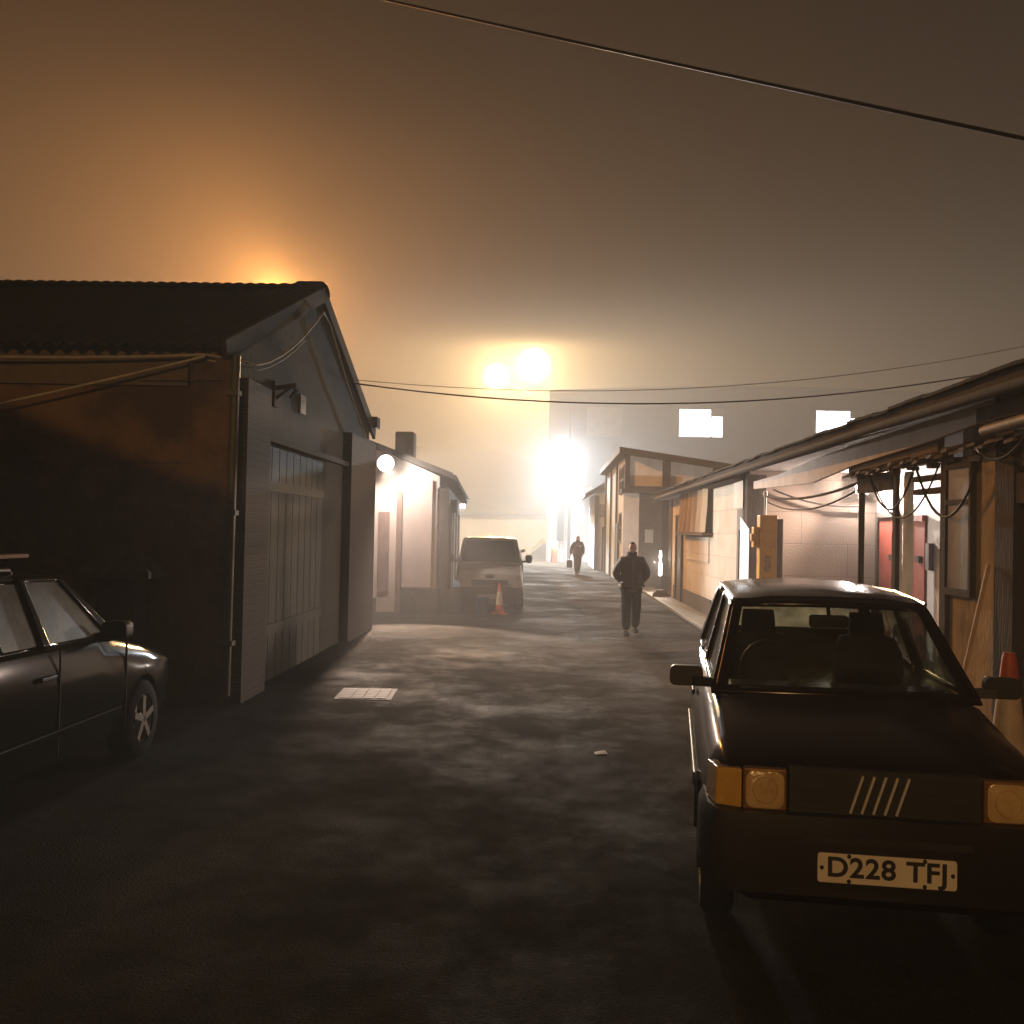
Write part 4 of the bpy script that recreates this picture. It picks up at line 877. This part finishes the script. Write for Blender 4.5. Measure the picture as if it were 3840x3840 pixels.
def person(loc, rz, sc, label, arms, step, head_rz, hat=False, free_hands=(0, 0)):
    body = None
    V_ = [(0, 0, .96, .13, .10), (0, 0, 1.15, .13, .10), (0, -.01, 1.34, .15, .11), (0, 0, 1.45, .09, .08), (0, -.01, 1.53, .05, .052), (0, -.015, 1.60, .05, .052)]
    E_ = [(0, 1), (1, 2), (2, 3), (3, 4), (4, 5)]
    legs = []
    for sx, st_ in ((-1, step), (1, -step)):
        i = len(V_); kn = (sx * .105, -.02 - st_ * .55 - .02, .50); an = (sx * .105, .03 - st_, .09 + (.04 if st_ < 0 else 0)); to = (sx * .11, -.07 - st_, .035 + (.04 if st_ < 0 else 0))
        V_ += [(sx * .09, 0, .88, .085, .085), (*kn, .058, .06), (an[0], an[1], an[2] + .02, .030, .032), (an[0], an[1] - .05, an[2] - .03, .022, .022)]; E_ += [(0, i), (i, i + 1), (i + 1, i + 2), (i + 2, i + 3)]
        legs.append(((sx * .09, 0, .90), kn, an, to))
    arm_pts = []
    for sx, (el, wr), fh in ((-1, arms[0], free_hands[0]), (1, arms[1], free_hands[1])):
        i = len(V_); V_ += [(sx * .17, .0, 1.42, .055, .055), (*el, .043, .043), (*wr, .028, .028)]; E_ += [(2, i), (i, i + 1), (i + 1, i + 2)]
        d = (V(wr) - V(el)).normalized(); hand_chains(wr, d if fh else V((-sx * .55, -.1, -.8)), (-sx, .0, 0), V_, E_, i + 2)
        arm_pts.append(((sx * .17, 0, 1.42), el, wr))
    body = skin_mesh('person', V_, E_, 'skin', None, 1)
    hb_, Mx = head_mesh((0, -.035, 1.635), head_rz, R(6))
    me2 = bpy.data.meshes.new('tmp'); hb_.to_mesh(me2); hb_.free()
    bm = bmesh.new(); bm.from_mesh(body.data); bm.from_mesh(me2); bm.to_mesh(body.data); bm.free(); bpy.data.meshes.remove(me2)
    for p in body.data.polygons: p.use_smooth = True
    tag(body, label, 'person')
    # clothes
    J = [(0, .0, 1.12, .235, .175), (0, -.01, 1.32, .235, .17), (0, .0, 1.45, .14, .12), (0, -.005, 1.535, .085, .085), (0, .0, .98, .23, .17), (0, .0, .82, .215, .16)]
    JE = [(0, 1), (1, 2), (2, 3), (0, 4), (4, 5)]
    for sx, (a, b_, c_) in zip((-1, 1), arm_pts):
        i = len(J); mid = V(a).lerp(V(b_), .5) + V((sx * .012, 0, 0)); J += [(a[0] + sx * .02, a[1], a[2] - .01, .105, .10), (*mid, .10, .098), (*b_, .092, .09), (*V(b_).lerp(V(c_), .55), .068, .066), (*V(b_).lerp(V(c_), .97), .056, .054)]
        JE += [(1, i), (i, i + 1), (i + 1, i + 2), (i + 2, i + 3), (i + 3, i + 4)]
    jk = skin_mesh('jacket', J, JE, 'jacket', body, 2)
    m = MB(); m.lathe([(.085, 1.50), (.10, 1.52), (.098, 1.575), (.088, 1.575), (.082, 1.52)], (0, -.005, 0), n=20); m.build('collar', 'jacket', jk, False, smooth=50)
    m = MB(); m.box(-.004, .004, -.186, -.165, .86, 1.40); m.build('zip', 'steel', jk, False)
    T = [(0, 0, .93, .155, .125)]; TE = []
    for hp, kn, an, to in legs:
        i = len(T); T += [(hp[0], hp[1], .84, .115, .12), (*kn, .098, .10), (*V(kn).lerp(V(an), .6), .088, .092), (an[0], an[1], an[2] - .005, .078, .085)]; TE += [(0, i), (i, i + 1), (i + 1, i + 2), (i + 2, i + 3)]
    skin_mesh('trousers', T, TE, 'trouser', body, 2)
    for hp, kn, an, to in legs:
        zb = an[2] - .088
        m = MB(); m.loft([[(an[0] + a * w_, y, zb + b_ * hh + .0) for a, b_ in ((-1, 0), (1, 0), (1, .5), (.6, 1), (-.6, 1), (-1, .5))] for y, w_, hh in ((an[1] + .07, .03, .06), (an[1] + .03, .042, .10), (an[1] - .06, .045, .095), (an[1] - .14, .05, .06), (an[1] - .19, .035, .035))]); m.build('shoe', 'shoe', body, False, smooth=50)
    # hair cap, built over the back and sides of the skull
    bm = bmesh.new(); bmesh.ops.create_uvsphere(bm, u_segments=24, v_segments=18, radius=1)
    for v in list(bm.verts):
        x, y, z = v.co
        if (z < -.25 + (.0 if y > 0 else .0)) or (y < -.25 and z < .55 + .3 * (-y)): bm.verts.remove(v)
        else: v.co = (x * .080, .002 + y * .101, z * .123 + .002 + .002 * sin(20 * x) * cos(17 * y))
    bm.transform(Mx); me = bpy.data.meshes.new('hair'); bm.to_mesh(me); bm.free(); me.materials.append(MT['hair'])
    for p in me.polygons: p.use_smooth = True
    ho = bpy.data.objects.new('hair', me); COL.objects.link(ho); ho.parent = body
    q = ho.modifiers.new('thick', 'SOLIDIFY'); q.thickness = .006
    body.location = loc; body.rotation_euler = (0, 0, rz); body.scale = (sc, sc, sc)
    return body
person((1.5, 18.3, 0), R(4), .94, 'man in bulky dark jacket walking towards us, hands in pockets', (((-.305, .05, 1.14), (-.165, -.03, .985)), ((.305, .05, 1.14), (.165, -.03, .985))), .12, R(-8))
person((1.30, 44.5, 0), R(12), .94, 'distant dark figure carrying a bag in the white floodlight', (((-.28, .03, 1.15), (-.33, .0, .90)), ((.27, .05, 1.15), (.26, -.08, .93))), .22, R(20), free_hands=(1, 0))
bg = thing('carried_bag', 'dark holdall hanging from the hand of the distant figure', 'bag', (.95, 44.42, .30))
m = MB(); m.loft([[(.95 + a * .12 * q, 44.42 + b_ * .24 * q2, z) for a, b_ in ((-1, -.8), (-.6, -1), (.6, -1), (1, -.8), (1, .8), (.6, 1), (-.6, 1), (-1, .8))] for z, q, q2 in ((.28, .8, .9), (.32, 1, 1), (.55, 1, 1), (.62, .6, .9))]); m.build('bag_body', 'bag', bg, smooth=40)
m = MB(); m.tube([(.95, 44.42 + .12 * cos(a), .62 + .15 * sin(a)) for a in [pi * i / 10 for i in range(11)]], .012, 6); m.build('bag_handle', 'bag', bg)

# ------------------------------------------------------------------ lamps
def flood(name, loc, to, label, lens, sz=.45, wall=None, mast=0):
    t_ = thing(name, label, 'floodlight', (loc[0], loc[1], 0 if mast else loc[2])); L_ = V(loc); d = (V(to) - L_).normalized(); rgt = d.cross(V((0, 0, 1))).normalized(); up = rgt.cross(d)
    def ring(c_, w_, hh): return [c_ + rgt * (cos(2 * pi * q / 24) * w_) + up * (sin(2 * pi * q / 24) * w_) for q in range(24)]
    bk_ = L_ - d * .25
    m = MB(); m.loft([ring(bk_, sz * .25, sz * .2), ring(bk_ + d * .1, sz * .5, sz * .36), ring(bk_ + d * .2, sz * .55, sz * .42)]); hs = m.build('lamp_housing', 'blackp', t_)
    m = MB(); m.loft([ring(bk_ + d * .2, sz * .48, sz * .36), ring(bk_ + d * .215, sz * .48, sz * .36)]); m.build('lens', lens, hs, smooth=40)
    m = MB()
    if mast:
        m.tube([(loc[0] - d.x * .5, loc[1] - d.y * .5 , 0), (loc[0] - d.x * .5, loc[1] - d.y * .5, loc[2] - .1)], [.11, .06], 10); m.beam((loc[0] - d.x * .5, loc[1] - d.y * .5, loc[2] - .1), bk_, .06)
        m.build('mast', 'steel', t_)
    else:
        m.beam(bk_, V(wall), .035); m.build('bracket', 'timber', t_)
    return t_
WL = (.72, 60.6, 6.3)
flood('floodlight', WL, (1.0, 48, 0), 'blazing white floodlight on the factory corner over the street', 'whitelens', 2.0, wall=(.75, 62, 6.1))
spot('factory_floodlight', (.74, 60.25, 6.25), (.70, 56.0, 4.2), 42000, (.86, .94, 1.0), 172, .25, .2)
spot('factory_floodlight_down', (.74, 60.2, 6.2), (.4, 53.5, 0), 60000, (.88, .95, 1.0), 72, .8, .2)
SOD = (1.0, .39, .09); SOD2 = (1.0, .64, .28)
flood('sodium_floodlight', (-1.14, 65.3, 12.4), (-1.0, 40, 4), 'larger of the two orange floodlights glowing above the factory corner', 'sodlens2', 2.0, wall=(.1, 66.2, 10.4))
point('sodium_light', (-1.14, 64.8, 12.35), 62000, SOD2, .2)
flood('sodium_floodlight', (-3.5, 65.3, 11.65), (-3, 40, 4), 'smaller lower orange floodlight left of the brighter one', 'sodlens2', 1.5, wall=(.1, 66.2, 10.0))
point('sodium_light', (-3.5, 64.8, 11.6), 36000, SOD2, .2)
flood('street_lamp', (-8.2, 31, 9.0), (-6, 27, 0), 'orange street lamp hidden behind the warehouse ridge', 'sodlens', .5, mast=1)
spot('street_lamp_light', (-8.2, 30.75, 8.9), (-8.2 - 7.5, 30.75 - 6, 8.9 + 1.5), 20000, SOD, 176, 1.0, .15)
point('street_lamp_glow', (-8.2, 30.75, 8.9), 20000, SOD, .15)
L1 = (-3.42, 21.3, 3.15)
flood('wall_floodlight', L1, (-1.0, 12.0, 0), 'warm white floodlight on the pale house beside the warehouse', 'warmlens', .34, wall=(-3.5, 22, 3.1))
point('house_light', V(L1) + V((.05, -.12, -.02)), 800, (1.0, .82, .68), .08)
spot('house_flood_beam', V(L1) + V((.08, -.14, -.03)), (3.5, 18.8, 1.4), 6500, (1.0, .88, .78), 82, .7, .08)
spot('house_flood_lane', V(L1) + V((.06, -.14, -.05)), (-2.0, 16.9, 0), 22000, (1.0, .74, .58), 50, .45, .08)
bulkhead('wall_lamp', (-3.30, 39.6, 2.72), (.6, -.8, 0), 'small white lamp at the far end of the pale house', 'whitelens', .09)
point('house_end_light', (-3.2, 39.4, 2.70), 150, (1, .93, .84), .05)
point('added_corner_light', (3.22, 30.35, .95), 600, (1.0, .88, .76), .06)  # added light at the corner tube, brightens the timber building
BL = (5.38, 17.72, 2.66)
bulkhead('bay_lamp', BL, (0, -1, 0), 'bulkhead lamp on the end wall hidden behind the bay lintel', 'baylens', .10)
spot('bay_light', V(BL) + V((0, -.04, -.03)), (-2.0, 14.2, 0), 3200, (1.0, .74, .60), 104, .8, .05)
flood('street_lamp', (-4.0, -16, 7.5), (0, 0, 1), 'orange street lamp standing behind the photographer', 'sodlensdim', .4, mast=1)
point('sodium_light', (-4.0, -15.7, 7.4), 9500, (1.0, .53, .19), .12)
sh = thing('rear_shed', 'dark shed behind the photographer that shades the lower warehouse wall', 'shed', (-7, -6, 0))
m = MB(); m.prism([(-14, -3, -.2), (-3.5, -3, -.2), (-3.5, -3, 4.55), (-9, -3, 6.6), (-14, -3, 4.6)], (0, -6, 0)); m.build('wall', 'brick', sh)
m = MB(); m.loft([[(-14.2, y, 4.6), (-9, y, 6.65), (-3.3, y, 4.55), (-3.3, y, 4.65), (-9, y, 6.78), (-14.2, y, 4.7)] for y in (-2.8, -9.2)]); m.build('roof', 'asb', sh)

# ------------------------------------------------------------------ haze
hz = MB().box(-150, 150, -70, 200, -1.2, 13.6).build('haze', 'asphalt'); tag(hz, kind='stuff')
hm = bpy.data.materials.new('fog'); hm.use_nodes = True; nt = hm.node_tree; nt.nodes.remove(nt.nodes['Principled BSDF'])
pv = nt.nodes.new('ShaderNodeVolumePrincipled'); pv.inputs['Color'].default_value = (.92, .92, .92, 1); pv.inputs['Density'].default_value = .0075; pv.inputs['Anisotropy'].default_value = .15
nt.links.new(pv.outputs[0], nt.nodes['Material Output'].inputs['Volume'])
hz.data.materials.clear(); hz.data.materials.append(hm)

# ------------------------------------------------------------------ sky, camera, settings
wd = bpy.data.worlds.new('World'); S.world = wd; wd.use_nodes = True
bgn = wd.node_tree.nodes['Background']; bgn.inputs[0].default_value = (.010, .0052, .0016, 1); bgn.inputs[1].default_value = 1.0
cam = bpy.data.cameras.new('camera'); co = bpy.data.objects.new('camera', cam); COL.objects.link(co)
cam.sensor_width = 36; cam.sensor_height = 36; cam.lens = 36; cam.clip_end = 600; cam.clip_start = .05
co.rotation_mode = 'XYZ'
co.matrix_world = Matrix.Translation((0, 0, 1.8)) @ Matrix.Rotation(R(2.04), 4, 'Z') @ Matrix.Rotation(R(91.07), 4, 'X') @ Matrix.Rotation(R(1.2), 4, 'Z')
S.camera = co
S.view_settings.view_transform = 'Standard'; S.view_settings.look = 'None'; S.view_settings.exposure = -1.3; S.view_settings.gamma = 1
S.render.engine = 'CYCLES'
c_ = S.cycles
c_.use_denoising = True; c_.volume_bounces = 0; c_.max_bounces = 8; c_.diffuse_bounces = 3; c_.glossy_bounces = 3; c_.transparent_max_bounces = 12
c_.sample_clamp_indirect = 4; c_.use_adaptive_sampling = True; c_.adaptive_threshold = .01; c_.volume_max_steps = 64
c_.caustics_reflective = False; c_.caustics_refractive = False
